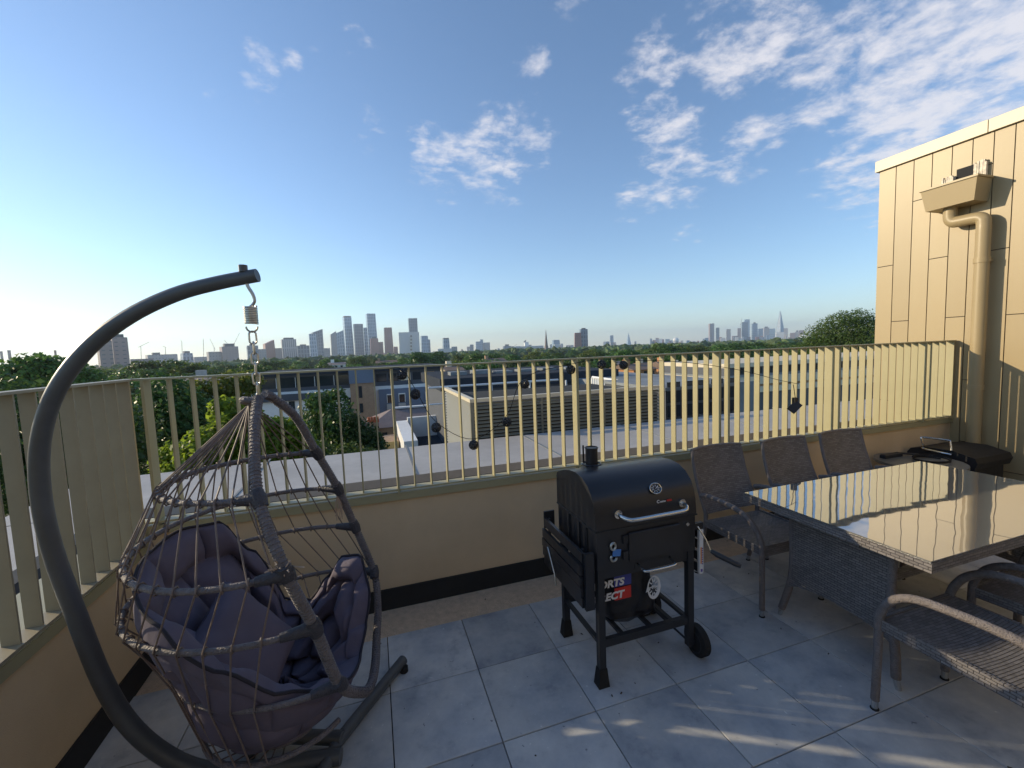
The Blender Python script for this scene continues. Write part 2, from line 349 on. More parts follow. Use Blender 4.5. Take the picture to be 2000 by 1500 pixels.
def smoothpts(P, n=6, closed=False):
    P = [Vector(p) for p in P]; m = len(P); out = []
    for i in range(m if closed else m-1):
        p0 = P[(i-1) % m] if (closed or i > 0) else P[0]; p1 = P[i]; p2 = P[(i+1) % m]; p3 = P[(i+2) % m] if (closed or i < m-2) else P[-1]
        for k in range(n):
            t = k/n; out.append(.5*((2*p1)+(-p0+p2)*t+(2*p0-5*p1+4*p2-p3)*t*t+(-p0+3*p1-3*p2+p3)*t**3))
    if not closed: out.append(P[-1])
    return out
def text_part(body, size, mt, parent, M4, name='lettering', extrude=.0006, bold=0.0, shear=0):
    c = bpy.data.curves.new('t', 'FONT'); c.body = body; c.size = size; c.extrude = extrude; c.align_x = 'LEFT'; c.offset = bold; c.shear = shear; c.resolution_u = 3
    t = bpy.data.objects.new('t', c); COL.objects.link(t); dg = bpy.context.evaluated_depsgraph_get()
    me = bpy.data.meshes.new_from_object(t.evaluated_get(dg)); bpy.data.objects.remove(t); me.materials.clear(); me.materials.append(mt)
    off = wloc(parent); me.transform(Matrix.Translation(-off) @ M4)
    return link(name, me, parent)

# ------------------------------------------------------------------ ground, terrace floor
GZ = -15.0
MB().box((-9000, -300, GZ-.6), (9000, 9000, GZ)).build('ground', MT['ground'], kind='structure')
X0, X1, YW, XR = -1.25, 5.84, .294, 5.85
fl = MB().box((X0-.25, -4.3, -.14), (XR, .5, -.045)).build('terrace_floor', MT['deck'], kind='structure')
MB().box((X0, .004, -.045), (X1, YW, -.006)).build('aggregate_strip', MT['strip'], fl)
smesh = {}
for r_ in range(9):
    for c_ in range(-3, 13):
        a = max(c_*.45+.0022, X0+.001); b = min((c_+1)*.45-.0022, X1)
        y1 = -r_*.45-.0022; y0 = -(r_+1)*.45+.0022
        w = round(b-a, 4)
        if w not in smesh:
            mb = MB().box((0, 0, -.04), (w, y1-y0, 0), bev=.0018); smesh[w] = mesh_from('slab', mb.v, mb.f, None, MT['slab'])
        o = link('paving_slab', smesh[w], fl); o.location = (a, y0, rnd.uniform(-.0012, .0012)); o.rotation_euler = (rnd.uniform(-.0012, .0012), rnd.uniform(-.0012, .0012), 0)

mb = MB(); qd = random.Random(21)
for k in range(45):
    x = qd.uniform(-1.1, 3.2); y = qd.uniform(-2.2, .25); s_ = qd.uniform(.001, .003); T_ = Matrix.Translation((x, y, .0035)) @ Matrix.Rotation(qd.uniform(0, 6), 4, 'Z')
    mb.box((-s_*qd.uniform(1, 3), -s_, -.002), (s_*2, s_*.7, .0012), T_)
mb.build('debris', MT['bark'], kind='stuff')

# ------------------------------------------------------------------ parapet walls
CZ, CZL = .775, .68
pw = thing('parapet_wall', 'cream rendered low wall with a black base band under the long slatted railing', 'wall', (0, YW, 0))
MB().box((X0-.25, YW, -.1), (XR-.001, YW+.05, CZ-.05)).build('wall', MT['render'], pw)
MB().box((X0, YW-.012, -.02), (XR-.002, YW-.0005, .135)).build('base_band', MT['plinth'], pw)
MB().prism([(YW-.022, CZ-.045), (YW+.065, CZ-.045), (YW+.065, CZ), (YW-.022, CZ+.004)], 'x', X0-.28, XR-.002).build('coping', MT['fin'], pw)
pl = thing('parapet_wall', 'cream rendered low wall with a black base band behind the curved chair stand', 'wall', (X0, 0, 0))
MB().box((X0-.25, -4.3, -.1), (X0, YW-.001, CZL-.05)).build('wall', MT['render'], pl)
MB().box((X0+.0005, -4.3, -.02), (X0+.012, YW-.013, .135)).build('base_band', MT['plinth'], pl)
MB().prism([(X0-.30, CZL-.045), (X0+.022, CZL-.045), (X0+.022, CZL+.004), (X0-.30, CZL)], 'y', -4.3, YW-.024).build('coping', MT['fin'], pl)

# ------------------------------------------------------------------ railings
PITCHF = .1088; TOPZ = 1.590
rr = thing('slatted_railing', 'long champagne metal railing of upright flat fins along the far edge of the terrace', 'railing', (0, .30, CZ))
finm = {}
def fin(parent, depth, z0, z1, loc, rz=0, name='fin', mt='fin', th=.008):
    k = (depth, round(z1-z0, 4), mt, th)
    if k not in finm:
        mb = MB().box((-th/2, -depth/2, 0), (th/2, depth/2, z1-z0)); finm[k] = mesh_from('fin', mb.v, mb.f, None, MT[mt])
    o = link(name, finm[k], parent); o.location = Vector(loc)-wloc(parent); o.rotation_euler = (0, 0, rz+rnd.uniform(-.006, .006)); return o
k0 = -24
XE = 5.80
for k in range(k0, 40):
    x = 1.435+PITCHF*k
    if x > XE or x < X0+.03: continue
    if k % 12 == 0:
        fin(rr, .084, CZ+.001, TOPZ, (x, .300, CZ+.001), name='post', th=.014)
    else:
        fin(rr, .053, CZ+.030, TOPZ, (x, .300, CZ+.030))
MB().box((X0-.035, .262, TOPZ+.0005), (XE+.03, .338, TOPZ+.011)).build('top_rail', MT['fin'], rr)
MB().box((X0-.035, .264, CZ+.018), (XE+.03, .336, CZ+.0295)).build('bottom_rail', MT['fin'], rr)
MB().box((XE+.005, .268, CZ+.03), (XE+.018, .332, TOPZ)).build('end_post', MT['fin'], rr)
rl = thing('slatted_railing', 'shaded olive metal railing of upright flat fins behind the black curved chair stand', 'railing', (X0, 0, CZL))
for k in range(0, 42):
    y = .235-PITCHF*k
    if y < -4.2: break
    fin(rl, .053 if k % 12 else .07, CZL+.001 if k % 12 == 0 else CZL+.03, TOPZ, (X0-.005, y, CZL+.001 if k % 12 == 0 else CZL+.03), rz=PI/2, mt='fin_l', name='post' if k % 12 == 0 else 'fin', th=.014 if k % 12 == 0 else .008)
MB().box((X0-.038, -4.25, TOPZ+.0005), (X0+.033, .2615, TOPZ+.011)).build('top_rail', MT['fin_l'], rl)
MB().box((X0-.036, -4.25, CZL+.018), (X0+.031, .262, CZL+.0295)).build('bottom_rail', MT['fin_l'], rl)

# ------------------------------------------------------------------ clad building wall on the right
cb = thing('clad_building', 'gold champagne metal clad building with a pale roof coping beside the dining table', 'building', (XR+1, -1, -.1))
YE = 1.045; ZT = 3.60
MB().box((XR+.012, -5.0, GZ), (XR+3.2, YE-.004, ZT+.02)).build('wall', MT['cladback'], cb)
seams = [YE, .875, .705, .54, .375, .215, .06, -.085]
while seams[-1] > -4.9: seams.append(seams[-1]-.36 if len(seams) % 3 == 2 else seams[-1]-.17)
joints = {0: [2.49, .9], 1: [1.835, .2], 2: [3.15, .95], 3: [2.484, .4], 4: [1.841, .1], 5: [3.3, 1.186, .538], 6: [2.468, .09], 7: [1.832, .3]}
for i in range(len(seams)-1):
    ya, yb = seams[i+1]+.004, seams[i]-.004
    js = joints.get(i, [rnd.uniform(2.2, 3.2), rnd.uniform(.4, 1.6)])
    zs = [-.14]+sorted(js)+[ZT]
    if i < 5: zs = [-6]+zs
    for a, b in zip(zs[:-1], zs[1:]):
        MB().box((XR-.0, ya, a+.004), (XR+.011, yb, b-.004)).build('panel', MT['clad'], cb)
MB().box((XR+.0125, YE-.003, -6), (XR+3.2, YE+.006, ZT)).build('end_panel', MT['clad'], cb)
MB().box((XR-.03, .10, ZT+.002), (XR+3.3, YE+.03, ZT+.125), None, .004).build('roof_coping', MT['coping_w'], cb)
MB().box((XR-.03, -5.0, ZT+.002), (XR+3.3, .092, ZT+.122), None, .004).build('roof_coping', MT['coping_w'], cb)
# unseen wing with a glazed door, added behind the camera to bounce warm light
cw = thing('clad_building', 'added unseen pale tan clad wing with a glazed door, reflecting light onto the terrace', 'building', (2.3, -5, -.1))
MB().box((-1.9, -5.6, GZ), (XR-.002, -4.42, ZT-.3)).build('wall', MT['cladback'], cw)
x_ = -1.9; kk = 0
while x_ < XR-.1:
    w_ = .42; x2 = min(x_+w_, XR-.01)
    if not (.9 < x_+w_/2 < 3.0):
        zj = (1.1, 1.9, 2.6)[kk % 3]
        for a, b in ((-.10, zj), (zj, ZT-.3)): MB().box((x_+.004, -4.419, a+.004), (x2-.004, -4.405, b-.004)).build('panel', MT['wing'], cw)
    else: MB().box((x_+.004, -4.419, 2.25), (x2-.004, -4.405, ZT-.304)).build('panel', MT['wing'], cw)
    x_ += w_; kk += 1
dr = MB().box((.82, -4.418, .02), (2.86, -4.40, 2.2)).build('door', MT['darkwall'], cw)
for a, b in ((.88, 1.80), (1.88, 2.80)): MB().box((a, -4.399, .10), (b, -4.396, 2.12)).build('pane', MT['glassd'], dr)
MB().box((-1.95, -5.6, ZT-.298), (XR-.04, -4.37, ZT-.18)).build('roof_coping', MT['coping_w'], cw)
# rainwater hopper and downpipe
hp = thing('rainwater_pipe', 'champagne rainwater hopper head and downpipe fixed high on the clad wall', 'drainpipe', (XR, .3, 2.95))
x5 = XR-.002; xf = XR-.25
mb = MB()
top = [(xf, .50), (x5, .50), (x5, .055), (xf, .055)]; bot = [(xf+.03, .465), (x5, .465), (x5, .085), (xf+.03, .085)]
vs = [(a, b, 3.165) for a, b in top]+[(a, b, 2.95) for a, b in bot]+[(a, b, 3.165) for a, b in [(xf+.008,.49),(x5-.008,.49),(x5-.008,.065),(xf+.008,.065)]]+[(a, b, 2.98) for a, b in [(xf+.035,.455),(x5-.008,.455),(x5-.008,.095),(xf+.035,.095)]]
fs = [(4,7,6,5)]+[(i, (i+1)%4, 4+(i+1)%4, 4+i) for i in range(4)]+[(i, 8+i, 8+(i+1)%4, (i+1)%4) for i in range(4)]+[(8+i, 12+i, 12+(i+1)%4, 8+(i+1)%4) for i in range(4)]+[(12,13,14,15)]
mb.add(vs, fs); mb.build('hopper', MT['clad'], hp)
mb = MB(); mb.box((xf-.012, .045, 3.160), (xf+.010, .512, 3.178)); mb.box((xf+.0105, .045, 3.160), (x5, .062, 3.178)); mb.box((xf+.0105, .494, 3.160), (x5, .512, 3.178)); mb.build('rim', MT['clad'], hp)
mb = MB(); mb.box((x5-.006, .19, 3.19), (x5, .33, 3.345)); mb.build('overflow_opening', mat('opening_dark', (.01,.01,.012), .8), hp)
for a, b, h in ((.335, .43, 3.30), (.09, .185, 3.36)):
    mb = MB(); n = 7
    for i in range(n):
        y0 = a+(b-a)*i/n; y1 = a+(b-a)*(i+1)/n; hh = h-rnd.uniform(0, .03)
        mb.box((x5-.03-rnd.uniform(0, .02), y0, 3.12), (x5-.008-.001*i, y1-.001, hh))
    mb.build('crumpled_flashing', MT['leadf'], hp)
px_, R_ = XR-.10, .055
MB().tube(smoothpts([(px_, .32, 2.952), (px_, .32, 2.86), (px_, .30, 2.815), (px_, .26, 2.80), (px_, .12, 2.795), (px_, .075, 2.775), (px_, .06, 2.72), (px_, .06, 2.4), (px_, .06, .02)], 4), R_, 16).build('downpipe', MT['clad'], hp, True)
for z in (2.35, 1.1): MB().cyl((px_, .06, z), (px_, .06, z+.05), R_+.006, 16).build('pipe_collar', MT['clad'], hp, True)
MB().box((px_+.04, .02, 2.36), (XR, .1, 2.385)).build('bracket', MT['clad'], hp)

# ------------------------------------------------------------------ egg chair stand
HK = Vector((-.404, -.724, 1.98)); ANG = math.radians(10); D = Vector((-math.cos(ANG), math.sin(ANG), 0))
st = thing('chair_stand', 'black curved tubular stand rising beside the olive railing to hold up the egg chair', 'stand', (-.55, -.70, 0))
prof = [(-.035,1.993),(.10,1.968),(.25,1.928),(.41,1.852),(.55,1.745),(.665,1.60),(.733,1.43),(.756,1.24),(.742,1.02),(.69,.75),(.635,.50),(.565,.31),(.46,.165),(.33,.07),(.16,.035),(0,.034),(-.14,.034),(-.20,.034)]
P = [HK.xy.to_3d()+D*s+Vector((0, 0, z)) for s, z in prof]
Ps = smoothpts(P, 5); m = len(Ps)
MB().tube(Ps, [.0245+.0075*min(1, i/m*1.4) for i in range(m)], 16).build('curved_pole', MT['pole'], st, True)
e0 = Ps[0]; MB().cyl(e0+Vector((-.045, .0, .012)), e0+Vector((-.045, 0, .036)), .015, 10).build('bolt', MT['pole'], st)
jp = Vector((-.245, -.705, .034))
f1 = Vector((.075, -.285, .036)); f2 = Vector((-.56, -1.24, .036))
MB().tube([f1, jp+Vector((.02, .02, 0)), Vector((-.27,-.80,.034)), f2], .026, 14).build('leg', MT['pole'], st, True)
f3 = Vector((-.205, -.69, .05)); f4 = Vector((-.66, -.50, .045))
MB().tube([f3, f4], .028, 14).build('leg', MT['pole'], st, True)
for p in (f1+Vector((-.0, -.04, -.022)), f4+Vector((.02, 0, -.03)), f2+Vector((.03, 0, -.022))): MB().cyl(p+Vector((0, 0, -.013)), p+Vector((0, 0, .012)), .022, 12).build('foot', MT['rubber'], st, True)
MB().cyl((-.575, -.60, .0), (-.575, -.60, .12), .016, 10).build('upright_pin', MT['pole'], st, True)
ap = Vector((-.400, -.724, 1.535))
# spring and chain
ch = thing('hanging_chain', 'silver spring and steel chain between the black curved stand and the egg chair', 'chain', (HK.x, HK.y, 1.55))
MB().tube(smoothpts([HK+Vector((-.01, 0, -.0)), HK+Vector((0, 0, -.03)), HK+Vector((.012, 0, -.055)), HK+Vector((.016, 0, -.08)), HK+Vector((.006, 0, -.098)), HK+Vector((0, 0, -.102))], 4), .006, 8).build('hook', MT['zinc'], ch, True)
pts = []; nt_ = 10; z0, z1 = HK.z-.100, HK.z-.165
for i in range(nt_*12+1):
    a = 2*PI*i/12; pts.append((HK.x+.021*math.cos(a), HK.y+.021*math.sin(a), z0+(z1-z0)*i/(nt_*12)))
MB().tube(pts, .0034, 7).build('spring', MT['zinc'], ch, True)
c0 = Vector((HK.x, HK.y, z1-.022))
MB().tube([c0+Vector((-.019*math.cos(t), 0, .022-.022*(1-math.cos(t*1.0))/1 if t < 0 else -.020*math.sin(t)+.012)) for t in [i*PI/10 for i in range(11)]], .0034, 7).build('hook', MT['zinc'], ch, True)
zt = z1-.028; i = 0
while zt > ap.z+.03:
    ln, rr_ = .047, .0115; T = PI/2*(i % 2)+.3
    loop = []
    for k in range(20):
        a = 2*PI*k/20; cx = rr_*math.cos(a); cz = rr_*math.sin(a)+(ln/2-rr_)*(1 if math.sin(a) > 0 else -1)
        loop.append((HK.x+cx*math.cos(T), HK.y+cx*math.sin(T), zt-ln/2+cz))
    MB().tube(loop, .0036, 6, closed=True).build('link', MT['zinc'], ch, True); zt -= ln-.0085; i += 1

# ------------------------------------------------------------------ egg chair
eg = thing('hanging_egg_chair', 'open brown corded egg chair hanging on a chain from the black curved stand', 'hanging chair', (-.42, -.72, .2))
#      z,   F(x,y),        B(x,y),        off, a
RG = [(1.24, (-.355,-1.04), (-.255,-.415), .08, .345), (1.03, (-.272,-1.15), (-.183,-.32), .17, .425), (.81, (-.216,-1.095), (-.120,-.280), .22, .50), (.56, (-.160,-1.045), (-.043,-.295), .22, .44), (.355, (-.115,-.90), (-.055,-.52), .22, .33)]
def ringpt(i, t):      # t 0..1 from F to B round the back
    z, F, B, off, a = RG[i]; F = Vector(F); B = Vector(B); Mi = (F+B)/2; e = (B-F); w = e.length/2; e.normalize(); n = Vector((-e.y, e.x))
    if n.x > 0: n = -n
    b = w/math.sqrt(max(.05, 1-(off/a)**2)); K = Mi+n*off
    a0 = math.asin(min(.99, off/a)); th = -PI/2-a0+(PI+2*a0)*t
    p = K+e*(b*math.sin(th))+n*(a*math.cos(th)) ; return Vector((p.x, p.y, z))
RF = [ap+Vector((.0, -.02, 0)), Vector((-.395,-.80,1.50)), Vector((-.385,-.90,1.41)), Vector((*RG[0][1],1.24)), Vector((*RG[1][1],1.03)), Vector((*RG[2][1],.81)), Vector((*RG[3][1],.56)), Vector((-.105,-.93,.42)), Vector((-.075,-.82,.345)), Vector((-.055,-.68,.325)),
      Vector((-.045,-.52,.35)), Vector((-.033,-.39,.43)), Vector((*RG[3][2],.56)), Vector((*RG[2][2],.81)), Vector((*RG[1][2],1.03)), Vector((*RG[0][2],1.24)), Vector((-.31,-.52,1.42)), Vector((-.365,-.64,1.52)), ap+Vector((.012, .03, .012))]
RFs = smoothpts(RF, 6)
MB().tube(RFs, .0168, 12).build('opening_frame', MT['rattan'], eg, True)
mb = MB()
for i in range(0, len(RFs)-1):      # cord wound round the frame
    a, b = RFs[i], RFs[i+1]
    nn = max(1, int((b-a).length/.011))
    for k in range(nn):
        p = a.lerp(b, k/nn); t = (b-a).normalized()
        q = t.orthogonal().normalized(); w = t.cross(q); mb.tube([p+(q*math.cos(x*PI/4)+w*math.sin(x*PI/4))*.0172 for x in range(8)], .0026, 4, closed=True)
mb.build('frame_winding', MT['rattan'], eg, kind='stuff')
MB().tube(smoothpts([ap+Vector((-.01, -.03, -.005)), ap+Vector((-.05, -.015, .0)), ap+Vector((-.052, .02, -.012)), ap+Vector((-.0, .03, .0))], 5), .012, 8).build('top_loop', MT['rattan'], eg, True)
for i in range(4):
    MB().tube([ringpt(i, t/36) for t in range(37)], .0098, 10).build('hoop', MT['rattan'], eg, True)
def bot(k, t):
    z, rad = ((.30, .27), (.225, .12))[k]; th = -PI/2-.9+(PI+1.8)*t
    return Vector((-.40-rad*math.cos(th)*1.0, -.72+rad*math.sin(th), z))
for k in range(2):
    MB().tube([bot(k, t/30) for t in range(31)], .010, 8).build('hoop', MT['rattan'], eg, True)
NC = 26
for c in range(NC):
    t = (c+.5)/NC
    ps = [ap+Vector((-.035+.004*rnd.random(), .004*(c-NC/2)*.3, -.02-.001*(c % 5)))]
    for i in range(4):
        tt = t+(0, 0, .055, .12)[i]*(1 if t < .6 else .4); tt = min(.985, tt)
        p = ringpt(i, tt); o_ = (p-Vector((-.40, -.72, p.z))).normalized()*.013; ps.append(p+o_)
    ps.append(bot(0, min(.98, t+.17))+Vector((0, 0, -.012))); ps.append(bot(1, min(.98, t+.20))+Vector((0, 0, -.010)))
    mb = MB(); mb.tube(ps, .0029, 5)
    for i in range(1, 5): 
        p = ps[i]; o_ = (p-Vector((-.42, -.72, p.z))).normalized(); q = p-o_*.013
        mb.tube([q+o_*.0145*math.cos(x*PI/3)+Vector((0, 0, .0145*math.sin(x*PI/3))) for x in range(6)], .003, 4, closed=True)
    mb.build('cord', MT['cord'], eg)
for i, s in ((0, 0), (0, 1), (1, 0), (1, 1), (2, 0), (3, 0), (2, 1), (3, 1)):      # dark tape wraps where hoops meet the frame
    p = Vector((*RG[i][1+s], RG[i][0])); q = ringpt(i, .055 if s == 0 else .945)
    f_ = RF[3+i] if s == 0 else RF[15-i]; g = RF[4+i] if s == 0 else RF[14-i]
    mb = MB(); mb.tube([p-(g-f_).normalized()*.03, p, p+(g-f_).normalized()*.03], [.0215, .026, .0215], 9); mb.tube([p, p.lerp(q, .9)], [.024, .0145], 9); mb.build('tape_wrap', MT['wrap'], eg, True)
for p0, k in ((Vector((*RG[1][1], 1.03)), 9), (Vector((*RG[0][2], 1.02)), 10)):
    mb = MB()
    for j in range(k):
        a = p0+Vector((rnd.uniform(-.02, .02), rnd.uniform(-.02, .02), rnd.uniform(-.01, .02))); 
        if k == 10: a = Vector((-.19, -.32, 1.0)); b = a+Vector((rnd.uniform(-.02, .02), rnd.uniform(-.02, .02), -.10-rnd.uniform(0, .03)))
        else: b = a+Vector((rnd.uniform(-.06, .04), rnd.uniform(-.05, .01), rnd.uniform(0, .05)))
        mb.tube([a, a.lerp(b, .5)+Vector((rnd.uniform(-.01, .01), 0, rnd.uniform(-.01, .01))), b], .0022, 4)
    mb.build('frayed_end', MT['fray'], eg)

# cushion lining the egg chair
def eggR(z):
    tab = [(.20,.10,-.42,.02),(.24,.19,-.41,.02),(.30,.28,-.40,.02),(.40,.36,-.39,.02),(.56,.42,-.365,.02),(.81,.47,-.385,.02),(1.03,.44,-.41,.02),(1.24,.36,-.41,.02)]
    for a, b in zip(tab[:-1], tab[1:]):
        if z <= b[0]:
            t = max(0, (z-a[0])/(b[0]-a[0])); return a[1]+(b[1]-a[1])*t, a[2]+(b[2]-a[2])*t
    return tab[-1][1], tab[-1][2]
HT = [(-180,.40),(-150,.42),(-120,.50),(-95,.58),(-75,.72),(-50,.88),(-25,.94),(0,.97),(25,.99),(48,.96),(62,.78),(78,.52),(95,.50),(108,.60),(122,.70),(138,.72),(152,.62),(165,.48),(180,.40)]
def lerp_tab(T, x):
    for a, b in zip(T[:-1], T[1:]):
        if x <= b[0]: t = (x-a[0])/(b[0]-a[0]); t = t*t*(3-2*t); return a[1]+(b[1]-a[1])*t
    return T[-1][1]
cu = thing('seat_cushion', 'large plum grey tufted cushion lining the hanging egg chair', 'cushion', (-.42, -.72, .22))
NU, NV = 180, 90
def cush(th_d, v, side):
    th = math.radians(th_d); h = lerp_tab(HT, th_d)
    s = v*1.0; zb = .245
    # arc length like parameter: first across the bowl bottom then up the wall
    if s < .42: q = s/.42; z = zb+.055*q**3; R0 = .25*q; cx = -.41
    else: q = (s-.42)/.58; z = .30+(h-.30)*q; R0, cx = eggR(z); R0 *= .885+.05*min(1, max(0, (z-.6)/.2))
    dirv = Vector((-math.cos(th), math.sin(th), 0)); 
    fr = 1.0 - .12*max(0, -math.cos(th))            # open front
    p = Vector((cx, -.685, z))+dirv*R0*fr
    nu = th_d/180*5.0; mv = v*4.6
    k = (abs(math.sin(PI*(nu+ (.5 if int(mv) % 2 else 0))))*abs(math.sin(PI*mv)))**.42
    if side == 0: return p+dirv*(.020*k-.006)*min(1, (1-v)*8)*min(1, v*4)
    wr = mnoise.noise(Vector((th_d*.05, v*9, 3)))*.016+mnoise.noise(Vector((th_d*.13, v*20, 9)))*.007
    th_ = (.026+.098*k+wr)*min(1, math.sqrt(max(0, (1-v)*6)))
    inw = (-dirv*min(1, s/.42*.9)+Vector((0, 0, max(.12, 1-s/.55)))).normalized()
    return p+inw*th_
V = []; F = []
for side in (0, 1):
    for j in range(NV+1):
        for i in range(NU):
            V.append(cush(-180+360*i/NU, j/NV, side))
n1 = (NV+1)*NU
for j in range(NV):
    for i in range(NU):
        a = j*NU+i; b = j*NU+(i+1)%NU; F.append((a, b, b+NU, a+NU)); F.append((n1+a, n1+a+NU, n1+b+NU, n1+b))
for i in range(NU):
    a = NV*NU+i; b = NV*NU+(i+1)%NU; F.append((a, b, n1+b, n1+a))
mb = MB(); mb.add(V, F); mb.build('cushion_body', MT['cushion'], cu, True)
mb = MB(); mb.tube([cush(-180+4*i, 1.0, 0)+Vector((0, 0, .004)) for i in range(90)], .006, 6, closed=True); mb.build('piping', MT['piping'], cu, True)
for th_, v in [(-60,.65),(-20,.65),(18,.66),(45,.62),(0,.86),(-40,.87),(30,.87),(140,.6),(110,.5),(-100,.5),(60,.3),(-20,.35),(150,.35)]:
    p = cush(round((th_/180*5))*36+.0, round(v*4.6)/4.6, 1); mb = MB(); mb.sphere(p, .010, 8, 5); mb.build('tuft_button', MT['piping'], cu, True)
# loose square pillow
pt = thing('pillow', 'plain plum grey square pillow leaning inside the egg chair', 'pillow', (-.50, -.74, .52))
V = []; F = []; n = 28; S = .20
Rp = Matrix.Translation((-.515, -.80, .60)) @ Matrix.Rotation(math.radians(-20), 4, 'Z') @ Matrix.Rotation(math.radians(58), 4, 'Y') @ Matrix.Rotation(math.radians(18), 4, 'Z')
for sgn in (1, -1):
    for j in range(n+1):
        for i in range(n+1):
            u = 2*i/n-1; v = 2*j/n-1; h = .075*((1-u**4)*(1-v**4))**.5; pin = 1-.07*(1-abs(u))*(abs(v) > .0)*abs(v)**3 
            uu = u*(1-.08*(1-v*v)*-1*0-.07*(v*v)*0); q = 1-.09*(1-u*u)*(v*v); q2 = 1-.09*(1-v*v)*(u*u)
            V.append(Rp @ Vector((u*S*q2, v*S*q, sgn*(h+.006*mnoise.noise(Vector((u*3, v*3, sgn))))))) 
nn = (n+1)**2
for s_ in range(2):
    for j in range(n):
        for i in range(n):
            a = s_*nn+j*(n+1)+i; f_ = (a, a+1, a+n+2, a+n+1); F.append(f_ if s_ == 0 else f_[::-1])
mb = MB(); mb.add(V, F); mb.build('pillow_body', MT['pillow'], pt, True)

# ------------------------------------------------------------------ charcoal barbecue
bb = thing('charcoal_barbecue', 'black charcoal barbecue with chimney and chrome handle in front of the cream wall', 'barbecue', (1.28, -.56, 0))
bx0, bx1, by0, by1 = .985, 1.56, -.79, -.345
mb = MB(); mb.box((bx0, by0, .60), (bx1, by1, .795), None, .004)
mb.build('firebox', MT['black'], bb)
pr = [(by1, .797), (by1+.0, .95), (by1-.008, .972), (by1-.03, .985), (-.45, 1.012), (-.52, 1.030), (-.59, 1.036), (-.66, 1.028), (-.715, 1.003), (-.755, .965), (-.778, .92), (-.788, .87), (by0-.004, .797)]
MB().prism(pr, 'x', bx0-.006, bx1+.006).build('lid', MT['black'], bb, True)
mb = MB(); mb.box((bx0-.009, by0-.008, .790), (bx1+.009, by1+.002, .7965)); mb.build('lid_seam', MT['blackm'], bb)
for y in (-.70, -.62, -.50): MB().box((bx0-.0085, y, .63), (bx0, y+.006, .78)).build('side_rib', MT['blackm'], bb)
mb = MB(); mb.cyl((1.148, -.455, 1.0), (1.148, -.455, 1.118), .034, 20); mb.build('chimney', MT['black'], bb, True)
MB().tube([(1.148+.036*math.cos(a), -.455+.036*math.sin(a), 1.119) for a in [k*PI/8 for k in range(16)]], .003, 6, closed=True).build('chimney_rim', MT['black'], bb, True)
MB().box((1.113, -.419, 1.03), (1.121, -.413, 1.128)).build('chimney_tab', MT['black'], bb)
MB().tube([(1.148+.05*math.cos(a), -.455+.05*math.sin(a), 1.026) for a in [k*PI/8 for k in range(16)]], .006, 6, closed=True).build('chimney_collar', MT['black'], bb, True)
hz = .868
hpnt = smoothpts([(1.10, -.792, hz), (1.103, -.83, hz-.004), (1.125, -.856, hz-.01), (1.16, -.862, hz-.012), (1.30, -.862, hz-.012), (1.42, -.862, hz-.012), (1.452, -.856, hz-.01), (1.472, -.83, hz-.004), (1.475, -.792, hz)], 5)
hb = MB(); hb.tube(hpnt, .0105, 12); ho = hb.build('lid_handle', MT['chrome'], bb, True)
for x in (1.10, 1.475): MB().cyl((x, -.800, hz), (x, -.786, hz), .021, 16).build('handle_mount', MT['chrome'], ho, True)
# thermometer on the curved front
c = Vector((1.335, -.764, .952)); nrm = Vector((0, -.87, .50)).normalized(); upv = Vector((0, .50, .87)).normalized(); xr = Vector((1, 0, 0))
mb = MB(); mb.tube([c-nrm*.006, c+nrm*.006], .027, 20); mb.v = [Vector((1.335+(v.x-1.335)*1.25, v.y, v.z)) for v in mb.v]; tg = mb.build('thermometer', MT['lamp_d'], bb, True)
mb = MB(); mb.tube([c+nrm*.007+xr*.033*math.cos(a)+upv*.026*math.sin(a) for a in [k*PI/12 for k in range(24)]], .0035, 6, closed=True); mb.build('bezel', MT['chrome'], tg, True)
mb = MB()
for k in range(9):
    a = 2*PI*k/9; mb.tube([c+nrm*.0075+xr*.012*math.cos(a)+upv*.010*math.sin(a), c+nrm*.0075+xr*.024*math.cos(a)+upv*.018*math.sin(a)], .0018, 4)
mb.tube([c+nrm*.008, c+nrm*.008+xr*.016+upv*.008], .002, 4); mb.build('dial', MT['whitep'], tg)
Tm = Matrix(((1, 0, 0, 1.325), (0, 0, -1, -.7925), (0, 1, 0, .887), (0, 0, 0, 1)))
text_part('C', .022, MT['whitep'], bb, Tm, 'logo', bold=.0006)
text_part('osmo', .015, MT['whitep'], bb, Tm @ Matrix.Translation((.019, .001, 0)), 'logo', bold=.0004)
text_part('GRILL', .012, MT['red'], bb, Tm @ Matrix.Translation((.060, .002, 0)), 'logo', bold=.001)
MB().box((1.155, by0-.014, .625), (1.455, by0-.001, .765), None, .003).build('front_door', MT['black'], bb)
for z in (.655, .735): MB().box((1.125, by0-.010, z-.02), (1.153, by0-.001, z+.02)).build('hinge', MT['blackm'], bb)
# crank
mb = MB(); mb.cyl((1.505, by0-.012, .752), (1.505, by0, .752), .009, 10); mb.build('crank_hub', MT['chrome'], bb)
mb = MB(); mb.tube([(1.56, by0-.02, .735), (1.575, by0-.06, .68), (1.583, by0-.085, .628)], .004, 7); mb.build('crank_rod', MT['chrome'], bb, True)
MB().tube([(1.585, by0-.085, .628), (1.60, by0-.105, .617), (1.655, by0-.175, .588), (1.668, by0-.19, .582)], [.010, .014, .014, .010], 10).build('crank_grip', MT['black'], bb, True)
